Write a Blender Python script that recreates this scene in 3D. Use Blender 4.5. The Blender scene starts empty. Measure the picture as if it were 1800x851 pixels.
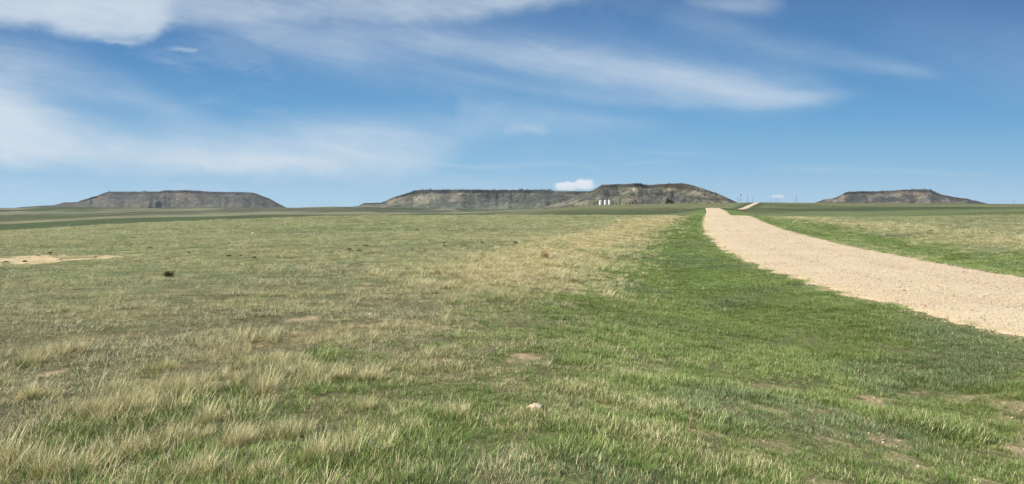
import bpy, math, random
import numpy as np

# ------------------------------------------------------------------ camera, light, exposure
F = 1334.0            # focal length in photo pixels (photo is 1800 wide)
HZ = 362.0            # photo row of the true horizon
EYE = 1.7
scene = bpy.context.scene
C = scene.collection
cam_d = bpy.data.cameras.new('camera')
cam_d.sensor_width = 36.0
cam_d.lens = 36.0 * F / 1800.0
cam_d.shift_y = (HZ - 425.5) / 1800.0
cam_d.clip_start = 0.1
cam_d.clip_end = 60000
cam = bpy.data.objects.new('camera', cam_d)
cam.location = (0, 0, EYE)
cam.rotation_euler = (math.radians(90), 0, 0)
C.objects.link(cam)
scene.camera = cam

SUN_EL, SUN_AZ = 46.0, -114.0      # azimuth measured clockwise from +Y (view direction); negative = left
sun_d = bpy.data.lights.new('sun', 'SUN')
sun_d.energy = 4.8
sun_d.angle = math.radians(0.5)
sun_d.color = (1.0, 0.955, 0.88)
sun = bpy.data.objects.new('sun', sun_d)
sun.rotation_euler = (math.radians(90 - SUN_EL), 0, math.radians(180 - SUN_AZ))
C.objects.link(sun)

scene.view_settings.view_transform = 'Standard'
scene.view_settings.look = 'None'
scene.view_settings.gamma = 1
scene.view_settings.use_curve_mapping = False
scene.view_settings.exposure = 0.15
scene.cycles.use_denoising = True
scene.cycles.max_bounces = 6
scene.cycles.diffuse_bounces = 3
scene.cycles.transmission_bounces = 3
scene.cycles.volume_bounces = 0
scene.cycles.transparent_max_bounces = 8
scene.cycles.use_adaptive_sampling = True
scene.cycles.adaptive_threshold = 0.015

# ------------------------------------------------------------------ world: Nishita sky with high cirrus
world = bpy.data.worlds.new('World')
scene.world = world
world.use_nodes = True
nt = world.node_tree
N, L = nt.nodes, nt.links
N.clear()
w_out = N.new('ShaderNodeOutputWorld')
w_bg = N.new('ShaderNodeBackground')
L.new(w_bg.outputs[0], w_out.inputs[0])
w_bg.inputs['Strength'].default_value = 0.12
sky = N.new('ShaderNodeTexSky')
sky.sky_type = 'NISHITA'
sky.sun_disc = False
sky.sun_elevation = math.radians(SUN_EL)
sky.sun_rotation = math.radians(SUN_AZ)
sky.altitude = 1200
sky.air_density = 1.0
sky.dust_density = 0.25
sky.ozone_density = 2.4

def wire(sock, val):
    if isinstance(val, (int, float)):
        sock.default_value = val
    else:
        sock.id_data.links.new(val, sock)

def mathn(tree, op, a, b=None, c=None, clamp=False):
    n = tree.nodes.new('ShaderNodeMath')
    n.operation = op
    n.use_clamp = clamp
    wire(n.inputs[0], a)
    if b is not None: wire(n.inputs[1], b)
    if c is not None: wire(n.inputs[2], c)
    return n.outputs[0]

W = lambda op, a, b=None, c=None, clamp=False: mathn(nt, op, a, b, c, clamp)

tc = N.new('ShaderNodeTexCoord')
sep = N.new('ShaderNodeSeparateXYZ')
L.new(tc.outputs['Generated'], sep.inputs[0])
dx, dy, dz = sep.outputs
# bearing and height of the sky direction, in photo pixel units for convenience
horiz = W('SQRT', W('ADD', W('MULTIPLY', dx, dx), W('MULTIPLY', dy, dy)))
az = W('ARCTAN2', dx, dy)
azc = W('MAXIMUM', W('MINIMUM', az, 1.25), -1.25)
PXs = W('MULTIPLY_ADD', W('TANGENT', azc), F, 900.0)
cosaz = W('COSINE', azc)
PYs = W('SUBTRACT', HZ, W('MULTIPLY', W('DIVIDE', W('DIVIDE', dz, W('MAXIMUM', horiz, 0.02)), W('MAXIMUM', cosaz, 0.3)), F))
PYs = W('MAXIMUM', PYs, -1500.0)

def comb(x, y, z=0.0):
    n = N.new('ShaderNodeCombineXYZ')
    wire(n.inputs[0], x); wire(n.inputs[1], y); wire(n.inputs[2], z)
    return n.outputs[0]

def wnoise(vec, scale, detail=4, rough=0.55, dist=0.0):
    n = N.new('ShaderNodeTexNoise')
    n.inputs['Scale'].default_value = scale
    n.inputs['Detail'].default_value = detail
    n.inputs['Roughness'].default_value = rough
    n.inputs['Distortion'].default_value = dist
    L.new(vec, n.inputs['Vector'])
    return n.outputs['Fac']

# fibres run down to the right at a shallow angle
ang = math.radians(12)
al = W('ADD', W('MULTIPLY', PXs, math.cos(ang)), W('MULTIPLY', PYs, math.sin(ang)))
ac = W('SUBTRACT', W('MULTIPLY', PYs, math.cos(ang)), W('MULTIPLY', PXs, math.sin(ang)))
n_fib = wnoise(comb(W('MULTIPLY', al, 0.0035), W('MULTIPLY', ac, 0.016)), 1.0, 5, 0.55, 0.5)
n_soft = wnoise(comb(W('MULTIPLY', PXs, 0.004), W('MULTIPLY', PYs, 0.007), 3.3), 1.0, 3, 0.5, 0.4)
n_fine = wnoise(comb(W('MULTIPLY', PXs, 0.02), W('MULTIPLY', PYs, 0.035), 7.0), 1.0, 6, 0.62, 0.3)
n_fib2 = wnoise(comb(W('MULTIPLY', al, 0.007), W('MULTIPLY', ac, 0.05), 2.0), 1.0, 7, 0.65, 0.9)
n_fib3 = wnoise(comb(W('MULTIPLY', PXs, 0.006), W('MULTIPLY', PYs, 0.012), 9.0), 1.0, 8, 0.68, 1.2)
wx = W('MULTIPLY_ADD', W('SUBTRACT', n_soft, 0.5), 60.0, 0.0)
wy = W('MULTIPLY_ADD', W('SUBTRACT', n_fib, 0.5), 34.0, W('MULTIPLY', W('SUBTRACT', n_fine, 0.5), 10.0))
PXw = W('ADD', PXs, wx)
PYw = W('ADD', PYs, wy)

def fcurve(x, pts, x0=-400.0, x1=2200.0):
    """piecewise smooth function of photo column; pts are (x, y)."""
    ys = [p[1] for p in pts]
    lo, hi = min(ys), max(ys)
    if hi - lo < 1e-6: hi = lo + 1
    n = N.new('ShaderNodeFloatCurve')
    cu = n.mapping.curves[0]
    P = [((p[0] - x0) / (x1 - x0), (p[1] - lo) / (hi - lo)) for p in pts]
    cu.points[0].location = P[0]
    cu.points[1].location = P[-1]
    for q in P[1:-1]: cu.points.new(*q)
    for p in cu.points: p.handle_type = 'AUTO_CLAMPED'
    n.mapping.update()
    L.new(W('DIVIDE', W('SUBTRACT', x, x0), x1 - x0, clamp=True), n.inputs['Value'])
    return W('MULTIPLY_ADD', n.outputs[0], hi - lo, lo)

def smooth(x, a, b):
    n = N.new('ShaderNodeMapRange')
    n.interpolation_type = 'SMOOTHSTEP'
    wire(n.inputs['Value'], x)
    n.inputs['From Min'].default_value = a
    n.inputs['From Max'].default_value = b
    return n.outputs[0]

def streak(center, halfw, inten, px=None, py=None):
    px = PXw if px is None else px
    py = PYw if py is None else py
    c = fcurve(px, center); w = fcurve(px, halfw); i = fcurve(px, inten)
    d = W('DIVIDE', W('SUBTRACT', py, c), w)
    g = W('EXPONENT', W('MULTIPLY', W('MULTIPLY', d, d), -1.0))
    return W('MULTIPLY', g, i)

masks = []
# low broad sheet on the left, fading right
up = fcurve(PXw, [(-400,60),(0,120),(90,165),(200,205),(330,222),(450,205),(620,192),(800,190),(950,205),(1100,215)])
dn = fcurve(PXs, [(-400,296),(0,304),(200,314),(420,321),(700,322),(780,300),(850,262),(950,246),(1100,235)])
inn = fcurve(PXs, [(-400,.8),(0,.8),(200,.74),(500,.72),(680,.60),(770,.48),(870,.32),(960,.2),(1080,.1),(1200,0.0)])
sheet = W('MULTIPLY', smooth(W('SUBTRACT', PYw, up), -25, 95), smooth(W('SUBTRACT', dn, W('MULTIPLY_ADD', W('SUBTRACT', n_fine, 0.5), 34.0, W('MULTIPLY_ADD', W('SUBTRACT', n_soft, 0.5), 30.0, PYs))), -14, 44))
sheet = W('MULTIPLY', W('MULTIPLY', sheet, inn), W('MULTIPLY_ADD', n_fib, 1.3, 0.34))
masks.append(sheet)
# bright core at the left edge
masks.append(streak([(-400,120),(0,205),(150,235),(400,275),(700,290),(900,270)], [(-400,60),(0,40),(200,30),(500,26),(900,20)], [(-400,.5),(0,.42),(120,.25),(400,.12),(600,0.05),(700,0)]))
# upper left bank with a crisp lower edge
edge = fcurve(PXs, [(-400,30),(0,44),(70,50),(120,62),(200,71),(250,73),(285,55),(330,42),(400,38),(600,36),(780,40),(860,30),(950,16),(1050,2),(1200,-20),(2200,-60)])
einn = fcurve(PXs, [(-400,.7),(0,.72),(240,.82),(300,.6),(340,.42),(450,.36),(600,.42),(760,.5),(900,.5),(1000,.35),(1150,0),(2200,0)])
ew = W('MULTIPLY_ADD', W('SUBTRACT', n_fine, 0.5), 26.0, W('ADD', PYs, W('MULTIPLY', W('SUBTRACT', n_soft, 0.5), 16.0)))
bank = W('MULTIPLY', W('MULTIPLY', smooth(W('SUBTRACT', edge, ew), -14, 22), einn), W('MULTIPLY_ADD', n_soft, 0.8, 0.58))
masks.append(bank)
# thin veil hanging below the bank
masks.append(streak([(-400,40),(300,20),(450,55),(600,85),(720,120),(900,150),(2200,150)], [(-400,30),(300,35),(500,42),(700,40),(900,20)], [(-400,0),(260,0),(350,.26),(500,.34),(650,.22),(760,.08),(850,0)]))
# veil on the left between bank and sheet
masks.append(streak([(-400,90),(0,120),(200,160),(350,215),(500,240)], [(-400,50),(0,50),(200,38),(500,20)], [(-400,.4),(0,.36),(150,.26),(300,.2),(420,0)]))
# the long bright streak
masks.append(streak([(500,40),(650,62),(800,84),(950,104),(1100,128),(1250,152),(1350,168),(1420,172),(1520,166)],
                    [(500,20),(800,22),(950,26),(1100,28),(1250,27),(1350,20),(1430,13),(1520,9)],
                    [(500,0),(640,.08),(800,.24),(950,.34),(1100,.38),(1250,.5),(1370,.52),(1430,.34),(1480,.12),(1540,0)],
                    px=PXs, py=W('MULTIPLY_ADD', W('SUBTRACT', n_fib, 0.5), 20.0, PYs)))
masks.append(streak([(700,60),(1000,100),(1250,135),(1450,160)], [(700,46),(1000,44),(1250,46),(1450,26)], [(560,0),(760,.2),(1000,.22),(1250,.22),(1400,.16),(1500,0)]))
masks.append(streak([(700,110),(900,150),(1200,178),(1450,185)], [(700,14),(1000,14),(1300,10),(1450,6)], [(700,0),(850,.14),(1100,.16),(1300,.18),(1420,0)]))
# fainter one to the right
masks.append(streak([(1100,20),(1250,50),(1400,90),(1550,118),(1640,130)], [(1100,26),(1250,26),(1400,24),(1550,15),(1640,8)], [(1150,0),(1260,.14),(1450,.16),(1590,.18),(1640,.08),(1680,0)]))
masks.append(streak([(1200,0),(1280,6),(1400,0)], [(1200,14),(1300,16),(1400,12)], [(1190,0),(1240,.24),(1300,.3),(1350,.2),(1390,0)]))
masks.append(streak([(1500,60),(1800,110),(2200,150)], [(1500,50),(1800,70),(2200,70)], [(1500,0),(1750,.1),(2200,.16)]))
# haze wisps in the middle
masks.append(streak([(820,190),(950,208),(1080,215),(1200,222)], [(820,28),(950,26),(1080,20),(1200,12)], [(800,0),(900,.24),(1000,.2),(1100,.12),(1200,0)]))
masks.append(streak([(770,280),(860,292),(960,290),(1050,295)], [(770,6),(860,5),(1050,3)], [(770,0),(840,.2),(900,.16),(1000,.15),(1060,0)]))
masks.append(streak([(940,275),(1050,264),(1160,270),(1260,274)], [(940,4),(1260,3)], [(1080,0),(1120,.08),(1180,.13),(1260,.08),(1290,0)]))
masks.append(streak([(980,286),(1050,292),(1160,284),(1200,290)], [(980,3),(1260,3)], [(1080,0),(1110,.12),(1160,.12),(1190,0)]))
masks.append(streak([(1300,300),(1500,299),(1650,308),(1800,312)], [(1300,5),(1500,7),(1800,5)], [(1340,0),(1450,.14),(1600,.12),(1750,.04),(1800,0)]))
# small fluffs
masks.append(streak([(880,232),(1000,226)], [(880,9),(1000,9)], [(880,0),(905,.22),(935,.22),(965,0)], px=W('ADD', PXs, W('MULTIPLY', W('SUBTRACT', n_fine, .5), 60.0)), py=ew))
masks.append(streak([(280,84),(345,88)], [(280,5),(345,5)], [(280,0),(305,.2),(340,.3),(352,0)], px=W('ADD', PXs, W('MULTIPLY', W('SUBTRACT', n_fine, .5), 30.0)), py=ew))
masks.append(streak([(195,74),(240,76)], [(195,5),(240,5)], [(180,0),(205,.35),(240,.2),(260,0)], px=PXs, py=ew))

inv = None
for m in masks:
    o = W('SUBTRACT', 1.0, W('MINIMUM', W('MAXIMUM', m, 0.0), 0.97))
    inv = o if inv is None else W('MULTIPLY', inv, o)
cirrus = W('SUBTRACT', 1.0, inv)
tex = W('MULTIPLY', W('MULTIPLY_ADD', n_fib2, 1.5, .25), W('MULTIPLY_ADD', n_fib3, 1.5, .25))
cirrus = W('MULTIPLY', cirrus, W('ADD', W('MULTIPLY', tex, W('SUBTRACT', 1.0, cirrus)), cirrus), clamp=True)
cirrus = W('MAXIMUM', cirrus, W('MULTIPLY', smooth(W('MULTIPLY', n_fib3, n_fib), .20, .40), W('MULTIPLY', smooth(PXs, 1500, 500), .16)))
cirrus = W('MULTIPLY', cirrus, smooth(PYs, 372, 330))

# small cumulus heads near the horizon
def puff(cx, cy, rx, ry, base):
    v = comb(W('DIVIDE', W('SUBTRACT', PXs, cx), rx), W('DIVIDE', W('SUBTRACT', PYs, cy), ry))
    ln = N.new('ShaderNodeVectorMath'); ln.operation = 'LENGTH'; L.new(v, ln.inputs[0])
    nz = wnoise(comb(W('MULTIPLY', PXs, .085), W('MULTIPLY', PYs, .12), 1.7), 1.0, 5, 0.6)
    d = W('ADD', ln.outputs['Value'], W('MULTIPLY', W('SUBTRACT', nz, .5), 1.1))
    m = W('SUBTRACT', 1.0, smooth(d, 0.70, 1.15))
    return W('MULTIPLY', m, W('SUBTRACT', 1.0, smooth(PYs, base - 2, base + 1.5)))
pf = W('MAXIMUM', puff(996, 327, 24, 8.5, 336), puff(1027, 324, 20, 9.5, 336))
pf = W('MAXIMUM', pf, W('MULTIPLY', puff(1367, 345.5, 13, 3.2, 349), 0.75))

mixc = N.new('ShaderNodeMix'); mixc.data_type = 'RGBA'
hs = N.new('ShaderNodeHueSaturation')
hs.inputs['Saturation'].default_value = 0.92
hs.inputs['Value'].default_value = 1.0
L.new(sky.outputs[0], hs.inputs['Color'])
L.new(cirrus, mixc.inputs[0])
cr = N.new('ShaderNodeValToRGB')
L.new(W('DIVIDE', W('ADD', PYs, 300.0), 672.0, clamp=True), cr.inputs[0])
E = cr.color_ramp.elements
stops = [(-300, (.066, .172, .39)), (0, (.074, .205, .445)), (100, (.078, .262, .545)), (200, (.128, .370, .655)), (300, (.262, .530, .765)), (345, (.39, .64, .83)), (372, (.44, .68, .84))]
while len(E) < len(stops): E.new(0.5)
for el, (py_, c_) in zip(E, stops):
    el.position = (py_ + 300) / 672.0; el.color = (c_[0], c_[1], c_[2], 1)
scl = N.new('ShaderNodeVectorMath'); scl.operation = 'SCALE'
hs2 = N.new('ShaderNodeHueSaturation'); hs2.inputs['Saturation'].default_value = 0.97
L.new(cr.outputs[0], hs2.inputs['Color']); L.new(hs2.outputs[0], scl.inputs[0]); scl.inputs['Scale'].default_value = 7.5
mixg = N.new('ShaderNodeMix'); mixg.data_type = 'RGBA'
L.new(smooth(PYs, -700, -100), mixg.inputs[0])
L.new(hs.outputs[0], mixg.inputs[6]); L.new(scl.outputs[0], mixg.inputs[7])
L.new(mixg.outputs[2], mixc.inputs[6])
mixc.inputs[7].default_value = (5.2, 5.85, 6.4, 1)
mixp = N.new('ShaderNodeMix'); mixp.data_type = 'RGBA'
L.new(pf, mixp.inputs[0])
L.new(mixc.outputs[2], mixp.inputs[6])
shade = smooth(PYs, 318, 337)
mixs = N.new('ShaderNodeMix'); mixs.data_type = 'RGBA'
L.new(W('MULTIPLY', shade, n_fine), mixs.inputs[0])
mixs.inputs[6].default_value = (6.6, 6.9, 7.3, 1)
mixs.inputs[7].default_value = (4.9, 5.6, 6.5, 1)
L.new(mixs.outputs[2], mixp.inputs[7])
L.new(mixp.outputs[2], w_bg.inputs['Color'])
world.cycles.sampling_method = 'MANUAL'
world.cycles.sample_map_resolution = 512

# ------------------------------------------------------------------ helpers
def sstep(a, b, x):
    t = np.clip((x - a) / (b - a), 0, 1)
    return t * t * (3 - 2 * t)

def _hash(ix, iy, seed):
    h = (ix.astype(np.int64) * 374761393 + iy.astype(np.int64) * 668265263 + seed * 2147483647) & 0xFFFFFFFF
    h = ((h ^ (h >> 13)) * 1274126177) & 0xFFFFFFFF
    h = h ^ (h >> 16)
    return (h & 0xFFFFFF) / float(0xFFFFFF)

def vnoise(x, y, seed=0):
    x = np.asarray(x, float); y = np.asarray(y, float)
    ix = np.floor(x); iy = np.floor(y)
    fx = x - ix; fy = y - iy
    fx = fx * fx * fx * (fx * (fx * 6 - 15) + 10); fy = fy * fy * fy * (fy * (fy * 6 - 15) + 10)
    a = _hash(ix, iy, seed); b = _hash(ix + 1, iy, seed)
    c = _hash(ix, iy + 1, seed); d = _hash(ix + 1, iy + 1, seed)
    return (a * (1 - fx) + b * fx) * (1 - fy) + (c * (1 - fx) + d * fx) * fy

def fbm(x, y, scale, octs=4, seed=0, gain=0.5):
    x = np.asarray(x, float) / scale; y = np.asarray(y, float) / scale
    s, a, t = 0, 1, 0
    for k in range(octs):
        s = s + a * vnoise(x + 17.3 * k, y - 9.1 * k, seed + k)
        t += a; a *= gain
        x, y = (x * 1.6 - y * 1.2), (x * 1.2 + y * 1.6)
    return s / t

def mesh_from(name, verts, quads=None, tris=None, smooth_=True, attrs=None):
    me = bpy.data.meshes.new(name)
    verts = np.asarray(verts, np.float32)
    nq = 0 if quads is None else len(quads)
    ntr = 0 if tris is None else len(tris)
    me.vertices.add(len(verts))
    me.vertices.foreach_set('co', verts.ravel())
    loops = []
    if nq: loops.append(np.asarray(quads, np.int32).ravel())
    if ntr: loops.append(np.asarray(tris, np.int32).ravel())
    if loops:
        lv = np.concatenate(loops)
        me.loops.add(len(lv))
        me.loops.foreach_set('vertex_index', lv)
        starts = np.concatenate([np.arange(nq) * 4, nq * 4 + np.arange(ntr) * 3]).astype(np.int32)
        me.polygons.add(nq + ntr)
        me.polygons.foreach_set('loop_start', starts)
    me.update(calc_edges=True)
    if smooth_ and loops:
        me.polygons.foreach_set('use_smooth', np.ones(nq + ntr, bool))
    if attrs:
        for k, (typ, data) in attrs.items():
            a = me.attributes.new(k, typ, 'POINT')
            key = 'color' if 'COLOR' in typ else ('vector' if typ == 'FLOAT_VECTOR' else 'value')
            a.data.foreach_set(key, np.asarray(data, np.int32 if typ == 'INT' else np.float32).ravel())
    me.validate()
    return me

def obj(name, me, mat=None, parent=None, loc=None):
    o = bpy.data.objects.new(name, me)
    if mat is not None and me is not None:
        me.materials.clear(); me.materials.append(mat)
    C.objects.link(o)
    if parent is not None: o.parent = parent
    if loc is not None: o.location = loc
    return o

def tag(o, label=None, cat=None, group=None, kind=None):
    if label: o['label'] = label
    if cat: o['category'] = cat
    if group: o['group'] = group
    if kind: o['kind'] = kind
    return o

def grid_quads(nr, nc, wrap=False):
    i, j = np.meshgrid(np.arange(nr - 1), np.arange(nc if wrap else nc - 1), indexing='ij')
    j2 = (j + 1) % nc
    return np.stack([i * nc + j, i * nc + j2, (i + 1) * nc + j2, (i + 1) * nc + j], -1).reshape(-1, 4)

class Mat:
    def __init__(self, name):
        self.m = bpy.data.materials.new(name)
        self.m.use_nodes = True
        self.t = self.m.node_tree
        self.t.nodes.clear()
        self.out = self.t.nodes.new('ShaderNodeOutputMaterial')
    def n(self, typ, **kw):
        nd = self.t.nodes.new(typ)
        for k, v in kw.items(): setattr(nd, k, v)
        return nd
    def l(self, a, b): self.t.links.new(a, b)
    def math(self, op, a, b=None, c=None, clamp=False): return mathn(self.t, op, a, b, c, clamp)
    def noise(self, vec, scale, detail=4, rough=0.55, dist=0.0):
        nd = self.n('ShaderNodeTexNoise')
        nd.inputs['Scale'].default_value = scale
        nd.inputs['Detail'].default_value = detail
        nd.inputs['Roughness'].default_value = rough
        nd.inputs['Distortion'].default_value = dist
        self.l(vec, nd.inputs['Vector'])
        return nd.outputs['Fac']
    def mix(self, f, a, b, blend='MIX'):
        nd = self.n('ShaderNodeMix', data_type='RGBA', blend_type=blend)
        for s, v in ((0, f), (6, a), (7, b)):
            if isinstance(v, tuple): nd.inputs[s].default_value = v if len(v) == 4 else (*v, 1)
            else: wire(nd.inputs[s], v)
        return nd.outputs[2]
    def ramp(self, x, a, b, lo=0.0, hi=1.0):
        nd = self.n('ShaderNodeMapRange', interpolation_type='SMOOTHSTEP')
        wire(nd.inputs['Value'], x)
        for k, v in zip(('From Min', 'From Max', 'To Min', 'To Max'), (a, b, lo, hi)): nd.inputs[k].default_value = v
        return nd.outputs[0]
    def attr(self, name, typ='GEOMETRY'):
        return self.n('ShaderNodeAttribute', attribute_name=name, attribute_type=typ)
    def principled(self, col, rough=0.9, spec=0.2, normal=None):
        p = self.n('ShaderNodeBsdfPrincipled')
        if isinstance(col, tuple): p.inputs['Base Color'].default_value = (*col, 1)
        else: self.l(col, p.inputs['Base Color'])
        if isinstance(rough, (int, float)): p.inputs['Roughness'].default_value = rough
        else: self.l(rough, p.inputs['Roughness'])
        p.inputs['Specular IOR Level'].default_value = spec
        if normal is not None: self.l(normal, p.inputs['Normal'])
        self.l(p.outputs[0], self.out.inputs['Surface'])
        return p
    def bump(self, h, dist, strength=1.0):
        b = self.n('ShaderNodeBump')
        b.inputs['Distance'].default_value = dist
        b.inputs['Strength'].default_value = strength
        self.l(h, b.inputs['Height'])
        return b.outputs[0]

def comb_in(m, sg, P):
    sx = m.n('ShaderNodeSeparateXYZ'); m.l(P, sx.inputs[0])
    cb = m.n('ShaderNodeCombineXYZ')
    wire(cb.inputs[0], m.math('MULTIPLY', sg, 3.2)); wire(cb.inputs[1], m.math('MULTIPLY', sx.outputs[1], .09))
    return cb.outputs[0]

def hermite(xs, ys):
    xs = np.array(xs, float); ys = np.array(ys, float)
    d = np.diff(ys) / np.diff(xs)
    m = np.zeros_like(ys); m[0] = d[0]; m[-1] = d[-1]
    for i in range(1, len(xs) - 1):           # monotone (harmonic) tangents
        if d[i-1] * d[i] > 0:
            w1 = 2 * (xs[i+1] - xs[i]) + (xs[i] - xs[i-1]); w2 = (xs[i+1] - xs[i]) + 2 * (xs[i] - xs[i-1])
            m[i] = (w1 + w2) / (w1 / d[i-1] + w2 / d[i])
    def f(x, der=False):
        x = np.asarray(x, float)
        xc = np.clip(x, xs[0], xs[-1])
        i = np.clip(np.searchsorted(xs, xc) - 1, 0, len(xs) - 2)
        h = xs[i+1] - xs[i]; t = (xc - xs[i]) / h
        if der:
            return ((6*t*t-6*t)*ys[i]/h + (3*t*t-4*t+1)*m[i] + (-6*t*t+6*t)*ys[i+1]/h + (3*t*t-2*t)*m[i+1])
        r = ((2*t**3-3*t*t+1)*ys[i] + (t**3-2*t*t+t)*h*m[i] + (-2*t**3+3*t*t)*ys[i+1] + (t**3-t*t)*h*m[i+1])
        return r + np.where(x < xs[0], m[0] * (x - xs[0]), 0) + np.where(x > xs[-1], m[-1] * (x - xs[-1]), 0)
    return f

# ------------------------------------------------------------------ terrain
# centreline of the gravel road, x as a function of y (metres)
_rc = [(-60,19),(-20,14.2),(0,11.6),(11,10.5),(17,10.3),(22,10.6),(28,11.5),(38,13.4),(48,15.6),(59,18.1),(81,23.6),(110,31.2),(138,38.6),(165,45.0),(250,67.5),(360,95),(450,124),(550,160),(650,197),(850,268),(1050,341),(1500,505)]
from_x = np.array([p[0] for p in _rc], float)
def _smooth_curve(pts):
    ys = np.arange(-60, 1501, 2.0)
    base = np.interp(ys, [p[0] for p in pts], [p[1] for p in pts])
    # smoothing that widens with distance
    out = base.copy()
    for it in range(14):
        sm = out.copy(); sm[1:-1] = (out[:-2] + 2 * out[1:-1] + out[2:]) / 4
        out = sm
    return ys, out
_ry, _rx = _smooth_curve(_rc)
_rdx = np.gradient(_rx, _ry)
def road_x(y): return np.interp(y, _ry, _rx) + np.where(y < -60, (y + 60) * _rdx[0], 0) + np.where(y > 1500, (y - 1500) * _rdx[-1], 0)
def road_dx(y): return np.interp(y, _ry, _rdx)
def road_s(x, y):
    return (x - road_x(y)) / np.sqrt(1 + road_dx(y) ** 2)
road_z = hermite([-60,45,60,80,98,112,122,140,165,200,250,340,365,400,470,560,650,850,1050,1130,1300,1500],
                 [-1.95,-1.95,-1.88,-1.72,-1.52,-1.47,-1.62,-2.02,-2.32,-2.36,-1.86,-1.16,-1.08,-1.25,-2.0,-2.9,-2.55,0.9,4.9,5.1,3.0,1.0])

# far relief: for each bearing (photo column), rows seen at each distance
DK = [60, 85, 110, 135, 180, 260, 380, 520, 700, 900, 1100, 1400, 2200, 3500, 5000, 8000, 14000]
TAB = {
 -900:[412,411,409,410,408,399,394,390,386,383,380,378,373,366.5,368,367,366],
 0:   [415,407,408,410,409,399,395,388,383,381,378,377,372,366.5,367.5,367,366],
 100: [411,402,401,403,404,396,390,386,383,380,378,376,371,363.8,367,367,366],
 200: [407,397,395,397,399,392,386,383,381,379,378,375,370,366.2,367,367,366],
 430: [400,391,386,387,391,387,383,380.5,379,377.5,376,372,369,366.6,367,367,366],
 600: [396,387,381.5,380,385,385,381,378.5,377,375,373,370,367,364.5,366,367,366],
 800: [394,385,380.5,378.8,384,383,380,378,377,376,375,373,370.5,368,367,367,366],
 900: [394,385,380.5,378.8,383,382,378,375.5,373,371.6,371.2,374,372,370,368,367,366],
 1000:[394,385,380.5,379,382,380,376,373,370,366.5,365,368,369,368,367,367,366],
 1070:[394,385,380.5,379,381,379,375,371.5,368,363,360.3,362,365,366,366,366,366],
 1150:[394,385,380.5,379,380,377.5,374,370,366,361.5,359.2,361,363,365,366,366,366],
 1235:[395,386,381,379.5,378.5,374,368,371,370,360.5,357.2,358.5,361,364,365,366,366],
 1300:[396,387,382,380.5,379,374.5,370,369.5,367.5,360.5,356.6,357.5,360,364,365,366,366],
 1345:[397,388,384,382,379,375,371,369,366,359,356,357,360,364,365,366,366],
 1400:[398,390,386,383,379,375,372,370.5,367,360,356.6,357.5,360,364,365,366,366],
 1500:[401,392,387,384,379,374.5,372,370.6,365.5,360,357,358,360,364,365,366,366],
 1650:[402,391,386,382,377,371.5,369,368.5,364,360,357.6,358.5,360,364,365,366,366],
 1800:[403,391,384,379,374,369.2,366.6,367.2,364,361,358.6,359.5,361,364,365,366,366],
 2700:[403,391,384,379,374,369.2,366.6,367.2,364,361,358.6,359.5,361,364,365,366,366],
}
_cols = np.array(sorted(TAB), float)
_D = np.array(DK, float)
_Z = np.array([[-(p - HZ) / F * d for p, d in zip(TAB[int(c)], DK)] for c in _cols])   # eye-relative
_fine = np.linspace(math.log(60), math.log(14000), 500)
_ZF = np.array([hermite(np.log(_D), row)(_fine) for row in _Z])
# smooth interpolation between the bearings too
_cf = np.linspace(-900, 2700, 721)
_ZG = np.empty((len(_cf), len(_fine)))
for _j in range(len(_fine)):
    _ZG[:, _j] = hermite(_cols, _ZF[:, _j])(_cf)

def far_z(x, y):
    r = np.hypot(x, y)
    cosb = np.clip(np.where(r > 0, y / np.maximum(r, 1e-6), 1), 0.55, 1)
    D = r * cosb
    tanb = np.clip(np.where(y > 0, x / np.maximum(y, 1e-3), np.sign(x) * 10), -1.35, 1.35)
    col = 900 + F * tanb
    ci = np.clip((col - _cf[0]) / (_cf[1] - _cf[0]), 0, len(_cf) - 1.001)
    dj = np.clip((np.log(np.maximum(D, 60)) - _fine[0]) / (_fine[1] - _fine[0]), 0, len(_fine) - 1.001)
    i0 = ci.astype(int); j0 = dj.astype(int); a = ci - i0; b = dj - j0
    z = (_ZG[i0, j0]*(1-a)+_ZG[i0+1, j0]*a)*(1-b) + (_ZG[i0, j0+1]*(1-a)+_ZG[i0+1, j0+1]*a)*b
    return z, D, col

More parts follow.
